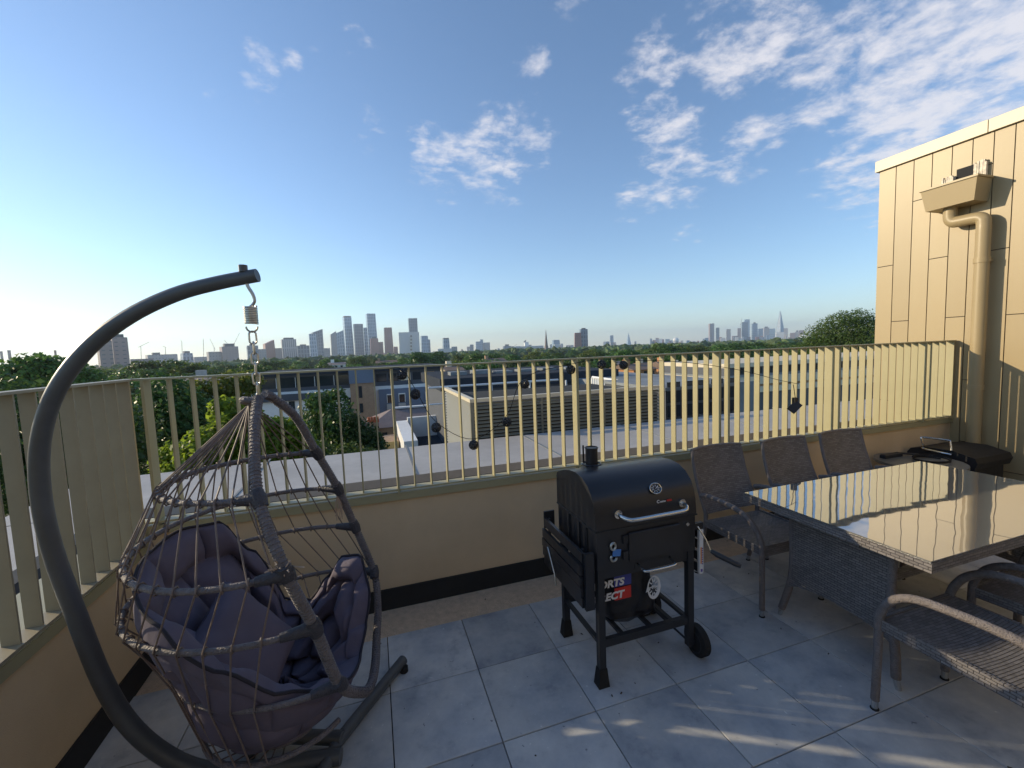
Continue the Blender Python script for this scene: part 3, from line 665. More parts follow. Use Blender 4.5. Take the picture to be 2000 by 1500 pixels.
# bottle opener on front left leg
mb = MB(); mb.tube([(1.068+.013*math.cos(a), by0-.009, .713+.017*math.sin(a)) for a in [k*PI/8 for k in range(16)]], .006, 6, closed=True); mb.build('bottle_opener', MT['zinc'], bb, True)
mb = MB(); mb.tube([(1.070+.016*math.cos(a), by0-.009, .655+.015*math.sin(a)) for a in [PI+k*PI/8 for k in range(-2, 9)]], .006, 6); mb.build('bottle_opener_hook', MT['zinc'], bb, True)
mb = MB(); mb.box((-.022, -.0012, -.017), (.022, .0012, .017), Matrix.Translation((1.085, by0-.012, .680)) @ Matrix.Rotation(.15, 4, 'Y')); mb.build('tag', MT['bluelab'], bb)
# ash drawer
MB().box((1.20, by0+.01, .565), (1.42, by1-.02, .599)).build('ash_drawer', MT['black'], bb)
MB().tube(smoothpts([(1.215, by0+.008, .588), (1.218, by0-.035, .580), (1.235, by0-.052, .577), (1.385, by0-.052, .577), (1.402, by0-.035, .580), (1.405, by0+.008, .588)], 5), .007, 10).build('drawer_handle', MT['chrome'], bb, True)
# skirt below firebox
MB().box((bx0+.03, by0+.012, .545), (bx1-.03, by0+.022, .5985)).build('front_skirt', MT['black'], bb)
# legs
for x, y, nm in ((bx0+.004, by0+.004, 1), (bx0+.004, by1-.034, 1), (bx1-.040, by0+.004, 0), (bx1-.040, by1-.034, 1)):
    zb = .0 if nm else .07
    lg = MB().box((x, y, zb+.0), (x+.036, y+.032, .5995)).build('leg', MT['blackm'], bb)
    if nm:
        mb = MB(); a = .010; vs = [(x-a-.004, y-a-.004, 0), (x+.036+a, y-a-.004, 0), (x+.036+a, y+.032+a, 0), (x-a-.004, y+.032+a, 0), (x-.003, y-.003, .09), (x+.039, y-.003, .09), (x+.039, y+.035, .09), (x-.003, y+.035, .09)]
        mb.add(vs, [(0,3,2,1),(4,5,6,7),(0,1,5,4),(1,2,6,5),(2,3,7,6),(3,0,4,7)]); mb.build('foot', MT['rubber'], lg)
def wheel(x, y):
    mb = MB(); pr_ = [(x-.024, .0), (x-.024, .070), (x-.018, .082), (x+.018, .082), (x+.024, .070), (x+.024, 0)]
    vs = []; fs = []; n = 32
    for (xx, r) in pr_:
        for k in range(n): vs.append((xx, y+r*math.cos(2*PI*k/n), .082+r*math.sin(2*PI*k/n)))
    for i in range(len(pr_)-1):
        for k in range(n): fs.append((i*n+k, i*n+(k+1)%n, (i+1)*n+(k+1)%n, (i+1)*n+k))
    mb.add(vs, fs); w = mb.build('wheel', MT['rubber'], bb, True)
    MB().tube([(x-.0245, y+.055*math.cos(a), .082+.055*math.sin(a)) for a in [k*PI/10 for k in range(20)]], .003, 5, closed=True).build('rim_ring', MT['blackm'], w)
    MB().cyl((x-.030, y, .082), (x-.022, y, .082), .016, 12).build('hub', MT['blackm'], w, True)
wheel(bx1+.030, by0+.02); wheel(bx1+.030, by1-.02)
MB().cyl((bx1-.02, by0+.02, .082), (bx1-.02, by1-.02, .082), .006, 8).build('axle', MT['blackm'], bb)
for y in (by0+.008, by1-.03): MB().box((bx0+.041, y, .195), (bx1-.041, y+.024, .235)).build('lower_bar', MT['blackm'], bb)
for x in (bx0+.010, 1.13, 1.30, 1.43, bx1-.036): MB().box((x, by0+.034, .205), (x+.022, by1-.032, .222)).build('shelf_slat', MT['blackm'], bb)
# folded side shelf, left: four slats hanging at a slant
sh = [(.930,.662),(.918,.60),(.915,.545),(.918,.49),(.925,.435)]
for i, (x, z) in enumerate(sh):
    MB().box((x-.010, by0+.03, z-.024), (x+.006, by1+.07, z+.024)).build('side_shelf_slat', MT['black'], bb)
for y in (by0+.06, by1+.03): MB().box((.938, y, .41), (.948, y+.02, .69)).build('shelf_bracket', MT['blackm'], bb)
MB().box((.925, by0+.008, .405), (.972, by0+.028, .69)).build('shelf_end', MT['black'], bb)
MB().box((.925, by1+.072, .62), (.99, by1+.084, .72)).build('shelf_bracket', MT['blackm'], bb)
MB().tube([(.903, by1-.02, .55), (.898, by1-.12, .44), (.900, by1-.13, .38)], .004, 6).build('shelf_stay', MT['zinc'], bb, True)
# folded side shelf right with the white instruction strip
for i in range(4): MB().box((bx1+.045, by0+.03, .70-.065*i-.05), (bx1+.058, by1+.05, .70-.065*i)).build('side_shelf_slat', MT['black'], bb)
MB().box((bx1+.006, by0+.01, .70), (bx1+.062, by0+.03, .735)).build('shelf_bracket', MT['blackm'], bb)
sk = MB().box((bx1+.040, by0+.012, .455), (bx1+.0645, by0+.0285, .695)).build('instruction_strip', MT['whitep'], bb)
mb = MB(); mb.box((bx1+.046, by0+.0105, .51), (bx1+.052, by0+.0118, .60)); mb.build('printed_bar', MT['orange'], sk)
mb = MB()
for k in range(8): mb.box((bx1+.054, by0+.0105, .505+.012*k), (bx1+.0605, by0+.0118, .512+.012*k))
mb.box((bx1+.047, by0+.0105, .465), (bx1+.058, by0+.0118, .48)); mb.build('printed_text', MT['purple'], sk)

# ------------------------------------------------------------------ shopping bag on the barbecue shelf
bg_ = thing('shopping_bag', 'black plastic shopping bag with blue and red lettering on the shelf under the barbecue', 'bag', (1.24, -.56, .223))
V = []; F = []; rows = 16; seg = 48
for j in range(rows+1):
    t = j/rows; z = .225+.325*t
    for i in range(seg):
        a = 2*PI*i/seg; ca, sa = math.cos(a), math.sin(a); k = (abs(ca)**4+abs(sa)**4)**(-.25)
        w = .155*(1-.10*t+.05*math.sin(t*6)); dd = .125*(1-.15*t)
        nz_ = .010*mnoise.noise(Vector((ca*2.2, sa*2.2, t*4)))+.004*mnoise.noise(Vector((ca*7, sa*7, t*12)))
        bl = min(1, .75+t*2.2)
        V.append((1.25+ca*k*w*bl*.98+nz_*ca, -.585+sa*k*dd*bl+nz_*sa, z+(.012*math.sin(3*a) if j == rows else 0)))
for j in range(rows):
    for i in range(seg): a = j*seg+i; b = j*seg+(i+1)%seg; F.append((a, b, b+seg, a+seg))
F.append(tuple(range(seg-1, -1, -1))); F.append(tuple(rows*seg+i for i in range(seg)))
mb = MB(); mb.add(V, F); mb.build('bag_body', MT['bagm'], bg_, True)
# print panels on the face toward the camera (front face at y about -.72)
yb = -.722
def bagp(x0, x1, z0, z1, mt, nm, dy=0): mb = MB(); mb.box((x0, yb-.0015+dy, z0), (x1, yb+dy, z1), None); return mb.build(nm, mt, bg_)
bagp(1.115, 1.215, .455, .515, MT['blue'], 'blue_panel'); bagp(1.115, 1.212, .385, .449, MT['red'], 'red_panel', -.002)
Tb = lambda x, z: Matrix(((1, 0, 0, x), (0, 0, -1, yb-.004), (0, 1, 0, z), (0, 0, 0, 1)))
text_part('SPORTS', .052, MT['whitep'], bg_, Tb(.968, .463) @ Matrix.Scale(1.12, 4, (1, 0, 0)), 'lettering', bold=.0022, shear=.15)
text_part('DIRECT', .052, MT['whitep'], bg_, Tb(.968, .396) @ Matrix.Scale(1.12, 4, (1, 0, 0)), 'lettering', bold=.0022, shear=.15)
cx, cz = 1.350, .408
mb = MB()
mb.tube([(cx+.034*math.cos(a), yb-.002, cz+.058*math.sin(a)) for a in [k*PI/12 for k in range(24)]], .008, 4, closed=True, flat=.4)
for k in range(10):
    a = 2*PI*k/10; mb.box((-.003, -.001, -.009), (.003, .001, .009), Matrix.Translation((cx+.022*math.cos(a), yb-.003, cz+.040*math.sin(a))) @ Matrix.Rotation(-a+PI/2, 4, 'Y'))
mb.prism([(cx-.048, cz-.02), (cx-.020, cz-.012), (cx-.036, cz+.018)], 'y', yb-.004, yb-.002)
mb.build('round_emblem', MT['whitep'], bg_)
text_part('91', .026, MT['whitep'], bg_, Tb(cx-.013, cz-.008), 'emblem_number', bold=.0012)

# ------------------------------------------------------------------ dining table
tb = thing('dining_table', 'grey wicker dining table with a mirror like glass top beside the clad wall', 'table', (2.98, -1.0, 0))
tx0, tx1, ty0, ty1 = 2.165, 3.83, -1.465, -.53
MB().box((tx0, ty0, .732), (tx1, ty1, .740)).build('glass_top', MT['tglass'], tb)
mb = MB()
for a, b in (((tx0-.004, ty0-.006, .690), (tx0+.05, ty1+.006, .7315)), ((tx1-.05, ty0-.006, .690), (tx1+.004, ty1+.006, .7315)), ((tx0+.0505, ty0-.006, .690), (tx1-.0505, ty0+.05, .7315)), ((tx0+.0505, ty1-.05, .690), (tx1-.0505, ty1+.006, .7315))): mb.box(a, b)
mb.build('woven_rim', MT['weave'], tb)
MB().box((tx0+.051, ty0+.051, .700), (tx1-.051, ty1-.051, .7312)).build('under_top', MT['weave'], tb)
for xs, sg in ((2.30, -1), (3.70, 1)):
    pnl = [(-.74,.69),(-.765,.40),(-.755,.30),(-.72,.21),(-.80,.245),(-.90,.262),(-1.0,.268),(-1.1,.262),(-1.2,.245),(-1.275,.21),(-1.245,.30),(-1.235,.40),(-1.26,.69)]
    MB().prism(pnl, 'x', xs-.018, xs+.018).build('woven_panel', MT['weave'], tb)
    for yy, s2 in ((-.715, 1), (-1.285, -1)):
        lp = smoothpts([(xs, yy-.03*s2, .68), (xs, yy-.035*s2, .35), (xs+.0, yy-.012*s2, .20), (xs+.004*sg, yy+(.030 if s2 > 0 else .0)*s2, .05)], 4)
        lg = MB().tube(lp, .020, 10).build('leg', MT['weavet'], tb, True)
        e = lp[-1]; MB().cyl(e, (e.x, e.y+.012*s2, .0), .015, 10, .012).build('foot', MT['chrome'], lg, True)
MB().box((2.32, -1.02, .30), (3.68, -.98, .34)).build('stretcher', MT['weave'], tb)

# ------------------------------------------------------------------ wicker chairs
def make_chair(label, group):
    c = thing('wicker_chair', label, 'chair', (0, 0, 0), group)
    w = .245
    # seat sheet, slightly dished, front at -y
    V = []; F = []; n = 10
    for j in range(n+1):
        for i in range(n+1):
            x = -w+.012+(2*w-.024)*i/n; y = -.275+.46*j/n; V.append((x, y, .435-.018*math.sin(PI*i/n)*math.sin(PI*j/n)-.01*j/n))
    for j in range(n):
        for i in range(n): a = j*(n+1)+i; F.append((a, a+1, a+n+2, a+n+1))
    mb = MB(); mb.add(V, F); mb.add([v+Vector((0, 0, -.022)) for v in mb.v[:]], [f[::-1] for f in F]); mb.build('seat', MT['weavec'], c, True)
    mb = MB(); mb.box((-w, -.292, .375), (w, -.272, .442)); mb.build('front_apron', MT['weavec'], c)
    for s in (-1, 1): MB().box((s*w-.008, -.27, .385), (s*w+.008, .18, .435)).build('side_rail', MT['weavec'], c)
    # backrest, curved sheet
    V = []; F = []; m = 12
    for j in range(m+1):
        t = j/m; y = .175+.15*t+.02*math.sin(PI*t); z = .47+.425*t; ww = w-.01-.012*t
        for i in range(n+1): 
            q = 2*i/n-1; V.append((q*ww, y+.035*(1-q*q)*(.4+.6*t), z+.003*(1-q*q)*t))
    for j in range(m):
        for i in range(n): a = j*(n+1)+i; F.append((a, a+1, a+n+2, a+n+1))
    mb = MB(); mb.add(V, F); mb.add([v+Vector((0, .018, 0)) for v in mb.v[:]], [f[::-1] for f in F]); mb.build('backrest', MT['weavec'], c, True)
    V2 = [V[k*(n+1)] for k in range(m+1)]+[V[m*(n+1)+i] for i in range(1, n+1)]+[V[k*(n+1)+n] for k in range(m-1, -1, -1)]
    MB().tube([Vector(v)+Vector((0, .009, 0)) for v in V2], .013, 8).build('back_frame', MT['weavet'], c, True)
    for s in (-1, 1):
        arm = smoothpts([(s*(w-.002), .215, .595), (s*(w+.005), .12, .615), (s*(w+.012), -.03, .615), (s*(w+.014), -.15, .60), (s*(w+.010), -.225, .555), (s*(w+.004), -.268, .49), (s*w, -.285, .43)], 5)
        MB().tube(arm, .0175, 10).build('armrest', MT['weavet'], c, True)
        lp = [(s*w, -.285, .43), (s*(w+.001), -.287, .22), (s*(w+.003), -.290, .045)]
        lg = MB().tube(lp, .0165, 10).build('leg', MT['weavet'], c, True); MB().cyl((s*(w+.003), -.290, .045), (s*(w+.003), -.290, .006), .013, 10).build('foot_tip', MT['chrome'], lg, True)
        MB().cyl((s*(w+.003), -.290, .006), (s*(w+.003), -.290, 0), .017, 10).build('foot_pad', MT['rubber'], lg)
        lp = [(s*(w-.012), .19, .50), (s*(w-.01), .185, .42), (s*(w-.006), .225, .20), (s*(w-.003), .262, .045)]
        lg = MB().tube(smoothpts(lp, 3), .0155, 10).build('leg', MT['weavet'], c, True); MB().cyl((s*(w-.003), .262, .045), (s*(w-.003), .268, .006), .0125, 10).build('foot_tip', MT['chrome'], lg, True)
        MB().cyl((s*(w-.003), .268, .006), (s*(w-.003), .268, 0), .016, 10).build('foot_pad', MT['rubber'], lg)
        MB().cyl((s*(w-.004), .208, .585), (s*(w+.006), .175, .60), .009, 8).build('arm_bolt', MT['zinc'], c)
    return c
G = 'wicker armchairs round the dining table'
c1 = make_chair('brown wicker armchair next to the black barbecue, tucked at the corner of the table', G)
specs = [(2.425, -.362, 0, None), (3.05, -.40, .02, 'brown wicker armchair between two others in the row against the cream wall'), (3.66, -.40, -.03, 'brown wicker armchair in the row against the cream wall, nearest the clad building'),
         (2.325, -1.62, PI-.0, 'brown wicker armchair with sunlit arm on the open near side of the glass table'), (3.02, -1.60, PI+.06, 'brown wicker armchair on the near side of the table, partly behind the sunlit one')]
for i, (x, y, a, lb) in enumerate(specs):
    o = c1 if i == 0 else copy_tree(c1)
    o.location = (x, y, 0); o.rotation_euler = (0, 0, a)
    if lb: o['label'] = lb

# ------------------------------------------------------------------ things in the far right corner
cv = thing('covered_grill', 'black fabric covered box with a chrome frame handle in the corner by the clad wall', 'covered grill', (5.36, -.02, 0))
mb = MB(); mb.box((5.14, -.24, .02), (5.58, .20, .46), None, .02); mb.build('box_body', MT['cover'], cv)
mb = MB(); pr_ = [(-.26, .44), (-.28, .50), (-.26, .545), (-.1, .585), (.08, .58), (.22, .545), (.25, .50), (.23, .44)]
mb.prism(pr_, 'x', 5.09, 5.63); mb.build('cover_top', MT['cover'], cv, True)
MB().tube(smoothpts([(5.10,.12,.575), (5.08,.13,.655), (5.09,.12,.67), (5.12,-.05,.67), (5.12,-.07,.655), (5.10,-.09,.56), (5.06,-.085,.555), (5.05,.08,.565), (5.07,.115,.57)], 3), .009, 8).build('chrome_frame', MT['chrome'], cv, True)
MB().box((5.16, -.20, .0), (5.20, .16, .019)).build('foot', MT['rubber'], cv); MB().box((5.50, -.20, .0), (5.54, .16, .019)).build('foot', MT['rubber'], cv)
sd = thing('side_table', 'round grey topped low table behind the wicker chairs in the far corner', 'table', (4.70, -.06, 0))
MB().cyl((4.70, -.06, .50), (4.70, -.06, .525), .32, 40).build('table_top', MT['lidgrey'], sd, True)
for a in (0.5, 2.6, 4.7): MB().tube([(4.70+.1*math.cos(a), -.06+.1*math.sin(a), .50), (4.70+.26*math.cos(a), -.06+.26*math.sin(a), .0)], .014, 8).build('leg', MT['blackm'], sd, True)
br_ = thing('hand_brush', 'dark hand brush lying on the round grey low table', 'brush', (4.64, .12, .525))
MB().box((4.52, .10, .526), (4.76, .15, .56), None, .006).build('brush_head', MT['blackm'], br_)
MB().tube([(4.76, .125, .55), (4.82, .09, .545), (4.88, .05, .54)], .010, 8).build('handle', MT['blackm'], br_, True)
cl = thing('coiled_cable', 'thin dark cable coiled loosely on the round grey low table', 'cable', (4.78, -.11, .53))
pts = [(4.78+(.13+.004*k/6)*math.cos(k*.45), -.11+.12*math.sin(k*.45), .532+.0008*k) for k in range(34)]
MB().tube(pts, .006, 6).build('cable_loop', MT['rubber'], cl, True)

# ------------------------------------------------------------------ lantern string lights on the railing
sg_ = thing('string_lights', 'string of dark wire ball lanterns drooping along the slatted railing', 'string lights', (1.0, .24, 1.4))
ico_v = None
def ico():
    g = (1+5**.5)/2; v = []
    for a in (-1, 1):
        for b in (-g, g): v += [(0, a, b), (a, b, 0), (b, 0, a)]
    v = [Vector(p).normalized() for p in v]; e = []
    for i in range(12):
        for j in range(i+1, 12):
            if (v[i]-v[j]).length < 1.1: e.append((i, j))
    return v, e
iv, ie = ico()
mb = MB()
for i, j in ie:
    m_ = ((iv[i]+iv[j])/2).normalized(); mb.tube([iv[i]*.031, m_*.032, iv[j]*.031], .0032, 4)
mids = [((iv[i]+iv[j])/2).normalized() for i, j in ie]
for i in range(len(mids)):
    for j in range(i+1, len(mids)):
        if (mids[i]-mids[j]).length < .64: mb.tube([mids[i]*.0315, mids[j]*.0315], .0026, 4)
gm = mesh_from('lantern_globe', mb.v, mb.f, None, MT['lamp_d'])
mb = MB(); mb.sphere((0, 0, 0), .017, 10, 8); bm_ = mesh_from('lantern_bulb', mb.v, mb.f, None, mat('frosted_bulb', (.25,.26,.27), .4), True)
GL = [(785,732),(811,770),(852,835),(925,869),(990,824),(1025,750),(1115,722),(1175,712),(1218,713)]
gp = [onp(a, b, 1, .235) for a, b in GL]
for p in gp:
    o = link('lantern', gm, sg_); o.location = p-wloc(sg_); o.rotation_euler = (rnd.random()*3, rnd.random()*3, rnd.random()*3)
    b_ = link('bulb', bm_, o)
wire = [onp(755, 722, 1, .25)]+[p+Vector((0, .012, .038)) for p in gp]+[onp(1330, 707, 1, .25), onp(1440, 722, 1, .25), onp(1520, 742, 1, .25), onp(1560, 750, 1, .25)]
MB().tube(smoothpts(wire, 6), .0022, 5).build('wire', MT['rubber'], sg_, True)
ltm = thing('solar_light', 'small dark solar lamp head clipped to the sunlit fins above the chairs', 'lamp', onp(1552, 790, 1, .25))
p = onp(1552, 795, 1, .235)
MB().box((-.055, -.01, -.035), (.055, .01, .035), Matrix.Translation(p) @ Matrix.Rotation(-.6, 4, 'Y') @ Matrix.Rotation(-.7, 4, 'X')).build('panel', MT['blackm'], ltm)
MB().box((-.02, -.015, -.03), (.02, .015, .03), Matrix.Translation(p+Vector((.03, .02, .05)))).build('bracket', MT['blackm'], ltm)
MB().tube([p+Vector((.02, .01, .07)), p+Vector((-.01, 0, .16)), p+Vector((-.02, .0, .20))], .003, 5).build('wire', MT['rubber'], ltm)

# ------------------------------------------------------------------ roofs just outside
def slab(name, label, cat, x0, x1, y0, y1, z0, z1, mt, parts=None, grp=None):
    t = thing(name, label, cat, ((x0+x1)/2, (y0+y1)/2, z0), grp); MB().box((x0, y0, z0), (x1, y1, z1)).build('body', mt, t); return t
ob = thing('lower_roof', 'pale flat roof edge running just below the outside of the railing', 'roof', (2, 2.4, 0))
MB().box((-2.85, 1.62, .42), (14, 2.92, .50)).build('pale_edge', MT['offwhite'], ob)
MB().box((-2.8, 1.64, -6), (14, 3.2, .419)).build('upstand', MT['darkwall'], ob)
MB().box((-2.05, YW+.051, .20), (14, 1.619, .30)).build('gutter', MT['gut'], ob)
MB().box((-2.85, -5.0, .42), (-2.06, 1.60, .50)).build('pale_edge', MT['offwhite'], ob)
MB().box((-2.8, -5.0, -6), (-2.1, 1.60, .419)).build('upstand', MT['darkwall'], ob)
for x in (-.1, .33, 2.45, 4.0): 
    MB().tube([(x, 1.45, .30), (x, 1.45, .40), (x+.03, 1.45, .43)], .014, 6).build('vent_pipe', MT['white'], ob)
for k in range(9):
    x = -1.2+k*1.55; MB().box((x, 1.63, .5005), (x+.018, 3.04, .507)).build('seam', MT['greyroof'], ob)
# louvred plant screen
ls = thing('louvred_plant_screen', 'olive louvred rooftop plant screen behind the middle of the railing', 'plant screen', (2.9, 4.4, .3))
sx0, sx1, sy0, sy1, sz0, sz1 = 1.30, 4.46, 3.30, 5.6, -.6, 1.005
mb = MB(); nl = 30; dz = (sz1-.05-sz0)/nl
for i in range(nl):
    z = sz0+dz*i
    mb.add([(sx0+.03, sy0, z), (sx1-.03, sy0, z), (sx1-.03, sy0+.03, z+dz*.62), (sx0+.03, sy0+.03, z+dz*.62)], [(0,1,2,3)])
    mb.add([(sx0, sy1, z), (sx0, sy0+.03, z), (sx0+.03, sy0+.03, z+dz*.66), (sx0+.03, sy1, z+dz*.66)], [(0,1,2,3)])
mb.build('louvre_blades', MT['louv'], ls, kind='stuff')
MB().box((sx0+.04, sy0+.04, sz0), (sx1-.04, sy1-.04, sz1-.12)).build('gap_shade_box', MT['lining'], ls)  # near-black box, painted as the shade seen between the blades
MB().box((sx0-.02, sy0-.02, sz1-.05), (sx1+.02, sy0+.06, sz1)).build('top_rail', MT['coping_w'], ls)
MB().box((sx0-.02, sy0+.061, sz1-.05), (sx0+.06, sy1, sz1)).build('top_rail', MT['coping_w'], ls)
MB().box((sx0-.018, sy0-.018, sz0), (sx0+.03, sy0+.03, sz1-.051)).build('corner_post', MT['louv'], ls)
for x in (2.35, 3.4, 4.42): MB().box((x, sy0-.012, sz0), (x+.03, sy0-.005, sz1-.051)).build('mullion', MT['louv'], ls)
# dark-roofed block with handrail behind the screen
db = thing('dark_roofed_block', 'long low dark roofed block with a pale handrail behind the louvred screen', 'building', onp(1000, 760, 1, 15))
a = onp(868, 733, 1, 15); b = onp(1150, 722, 1, 15)
MB().box((a.x, 15, -8), (b.x+1.5, 22, a.z-.65)).build('wall', MT['darkwall'], db)
MB().box((a.x-.2, 14.9, a.z-.65), (b.x+1.5, 22.1, a.z-.15)).build('roof', MT['darkroof'], db)
h0 = onp(880, 755, 1, 9); 
hr = thing('roof_handrail', 'thin white handrail across the dark roof behind the louvred screen', 'handrail', h0)
z = h0.z; 
MB().cyl((h0.x-.6, 9, z), (5.2, 9, z), .03, 8).build('rail', MT['alu'], hr); MB().cyl((h0.x-.6, 9, z-.45), (5.2, 9, z-.45), .02, 8).build('rail', MT['alu'], hr)
for k in range(5): MB().cyl((h0.x+k*1.15, 9, z-1.4), (h0.x+k*1.15, 9, z-.031), .03, 8).build('post', MT['alu'], hr)
for k in range(6):
    p = onp(880+45*k, 727-1.5*k, 1, 17); MB().box((p.x, 17, a.z-.149), (p.x+rnd.uniform(.4, 1.0), 17.8, a.z-.149+rnd.uniform(.08, .2))).build('rooflight', MT['greyroof'], db)
# white balustrade going back
wb = thing('white_balustrade', 'white square-barred balustrade on the roof behind the louvred screen', 'balustrade', onp(1230, 750, 1, 11))
a = onp(1157, 737, 1, 13); b = onp(1300, 757, 1, 7.6); n = 26
d_ = (b-a); 
MB().tube([a, b], .055, 4).build('rail', MT['white'], wb)
for k in range(n):
    p = a+d_*(k/(n-1)); MB().box((p.x-.035, p.y-.035, p.z-.95), (p.x+.035, p.y+.035, p.z-.03)).build('baluster', MT['white'], wb)
MB().tube([a+Vector((0, 0, -.95)), b+Vector((0, 0, -.95))], .05, 4).build('rail', MT['white'], wb)
# grey flat roof + dark glazed rooflight
gr = thing('grey_flat_roof', 'pale grey flat roof beyond the louvred screen', 'roof', onp(1350, 750, 1, 16))
a = onp(1290, 757, 1, 9); b = onp(1420, 757, 1, 9)
MB().box((a.x, 9, a.z-5), (b.x+1.2, 24, a.z-.02)).build('body', MT['greyroof'], gr)
gl = thing('glazed_plant_room', 'dark glazed low roof structure with grey bands right of the louvred screen', 'plant room', onp(1370, 800, 1, 4.6))
a = onp(1300, 757, 1, 5.0); b = onp(1440, 748, 1, 5.0)
MB().box((a.x, 5.0, -.6), (b.x, 7.5, a.z-.07)).build('wall', MT['darkwall'], gl)
for k, (z0_, z1_) in enumerate(((.70,.86),(.42,.66),(.12,.36))):
    for j in range(5):
        w_ = (b.x-a.x)/5; MB().box((a.x+w_*j+.03, 4.975, z0_), (a.x+w_*(j+1)-.03, 4.999, z1_)).build('window', MT['glassd'], gl)
MB().box((a.x-.05, 4.95, a.z-.069), (b.x+.05, 7.6, a.z)).build('roof', MT['greyroof'], gl)
# long terrace building with pale bands
tr = thing('banded_terrace_block', 'long low block with bright cream bands seen through the sunlit right fins', 'building', onp(1560, 750, 1, 22))
a = onp(1395, 716, 1, 26); b = onp(1850, 716, 1, 26)
for k, (pt_, pb_, m_, nm) in enumerate(((706, 714, 'cream', 'band'), (714, 729, 'darkwall', 'window_band'), (729, 733, 'greyroof', 'band'), (733, 748, 'cream', 'band'), (748, 753, 'brick', 'band'), (753, 764, 'cream', 'band'), (764, 800, 'darkwall', 'window_band'))):
    zt = onp(1500, pt_, 1, 26).z; zb = onp(1500, pb_, 1, 26).z; off = .25*(m_ == 'cream')
    MB().box((onp(1415, 740, 1, 26).x, 26-off, zb+.005), (onp(1860, 740, 1, 26).x, 34, zt)).build(nm, MT[m_], tr)
for k in range(14):
    x_ = onp(1415, 740, 1, 26).x+1.2+k*1.75; zt = onp(1500, 716, 1, 26).z; zb = onp(1500, 727, 1, 26).z
    MB().box((x_, 25.95, zb), (x_+1.1, 25.995, zt)).build('window', MT['glassd'], tr)

# ------------------------------------------------------------------ apartment block on the left
Y = 36.0
def X_(px, Y=Y): return onp(px, 740, 1, Y).x
def Z_(py, px=700, Y=Y): return onp(px, py, 1, Y).z
ab = thing('apartment_block', 'low apartment block with dark glazed top floor, white bands and a tan brick stair tower', 'building', (X_(690), Y+4, GZ))
xa, xb = X_(488), X_(862)
MB().box((xa, Y+.02, GZ), (xb, Y+9, Z_(757))).build('wall', MT['white'], ab)
MB().box((xa, Y+.30, Z_(757)+.002), (xb, Y+9, Z_(727))).build('top_floor', MT['darkwall'], ab)
MB().box((xa-.3, Y-.1, Z_(727)+.002), (xb+.3, Y+9.4, Z_(721))).build('roof', MT['darkroof'], ab)
for k in range(5):
    p0 = X_(500+38*k); w = MB().box((p0, Y+.26, Z_(750)), (p0+1.45, Y+.298, Z_(731))).build('window', MT['glassd'], ab)
    MB().box((p0-.04, Y+.22, Z_(750)), (p0, Y+.259, Z_(731))).build('frame', MT['alu'], w)
for k, c_ in enumerate(('glassd', 'glassd', 'cream', 'glassd', 'brick')):
    p0 = X_(735+24*k); MB().box((p0, Y+.26, Z_(743, 790)), (p0+.85, Y+.298, Z_(728, 790))).build('window', MT[c_], ab)
MB().box((X_(684), Y-1.2, GZ), (X_(729), Y+1.5, Z_(747))).build('stair_tower', MT['brick'], ab)
MB().box((X_(683), Y-1.3, Z_(747)+.002), (X_(730), Y+1.5, Z_(720))).build('tower_cap', MT['bluegrey'], ab)
for z0_, z1_ in ((777, 754), (806, 788)): MB().box((X_(699, Y-1.2), Y-1.24, Z_(z0_, 705, Y-1.2)), (X_(705.5, Y-1.2), Y-1.201, Z_(z1_, 705, Y-1.2))).build('slot_window', MT['glassd'], ab)
MB().box((X_(738), Y-.3, GZ), (X_(858), Y+.015, Z_(757, 800)-.0)).build('grey_bay', MT['bluegrey'], ab)
for px in (754, 777, 829, 846):
    w = MB().box((X_(px), Y-.36, Z_(783, 800)), (X_(px+11), Y-.301, Z_(768, 800))).build('window', MT['glassd'], ab)
    for a_, b_, c_, d_2 in ((-1, 0, 783, 766), (11, 12.2, 783, 766), (0, 11, 768, 766)):
        MB().box((X_(px+a_), Y-.42, Z_(c_, 800)), (X_(px+b_)-.001, Y-.361, Z_(d_2, 800))).build('frame', MT['white'], w)
    MB().box((X_(px-2), Y-.5, Z_(796, 800)), (X_(px+12), Y-.43, Z_(785, 800))).build('balcony_panel', MT['offwhite'], ab)
for px, w_ in ((675, 9), (640, 8), (600, 12), (560, 12)):
    MB().box((X_(px), Y-.02, Z_(800)), (X_(px+w_), Y+.018, Z_(775))).build('window', MT['glassd'], ab)
MB().box((xa, Y-.25, Z_(783, 560)), (X_(650), Y+.017, Z_(770, 560))).build('recess_shade_band', MT['darkwall'], ab)  # dark band coloured as the shade of the recess under the white band
# gable-roofed house in front of it
Y2 = 24.0
hs = thing('gabled_house', 'pinkish slate roofed house with terracotta chimney pots behind the railing', 'house', (X_(790, Y2), Y2+2, GZ))
A = [onp(*q, 1, Y2) for q in ((700, 838), (762, 795), (868, 800), (868, 838))]
mb = MB(); zr = Z_(797, 790, Y2+2); ze = Z_(832, 790, Y2)
mb.add([(X_(708, Y2), Y2, ze), (X_(872, Y2), Y2, ze), (X_(872, Y2+2), Y2+2.2, zr), (X_(762, Y2+2), Y2+2.2, zr), (X_(872, Y2), Y2+4.4, ze), (X_(708, Y2), Y2+4.4, ze)], [(0,1,2,3), (2,4,5,3), (0,3,5)])
mb.build('roof', MT['slate'], hs)
MB().box((X_(712, Y2), Y2+.1, GZ), (X_(868, Y2), Y2+4.3, ze-.03)).build('wall', MT['brick'], hs)
MB().box((X_(770, Y2), Y2+2.0, zr-.02), (X_(868, Y2), Y2+2.4, zr+.08)).build('ridge', MT['white'], hs)
for px in (740, 800, 850): MB().box((X_(px, Y2), Y2+.06, ze-1.2), (X_(px+10, Y2), Y2+.09, ze-.3)).build('window', MT['glassd'], hs)
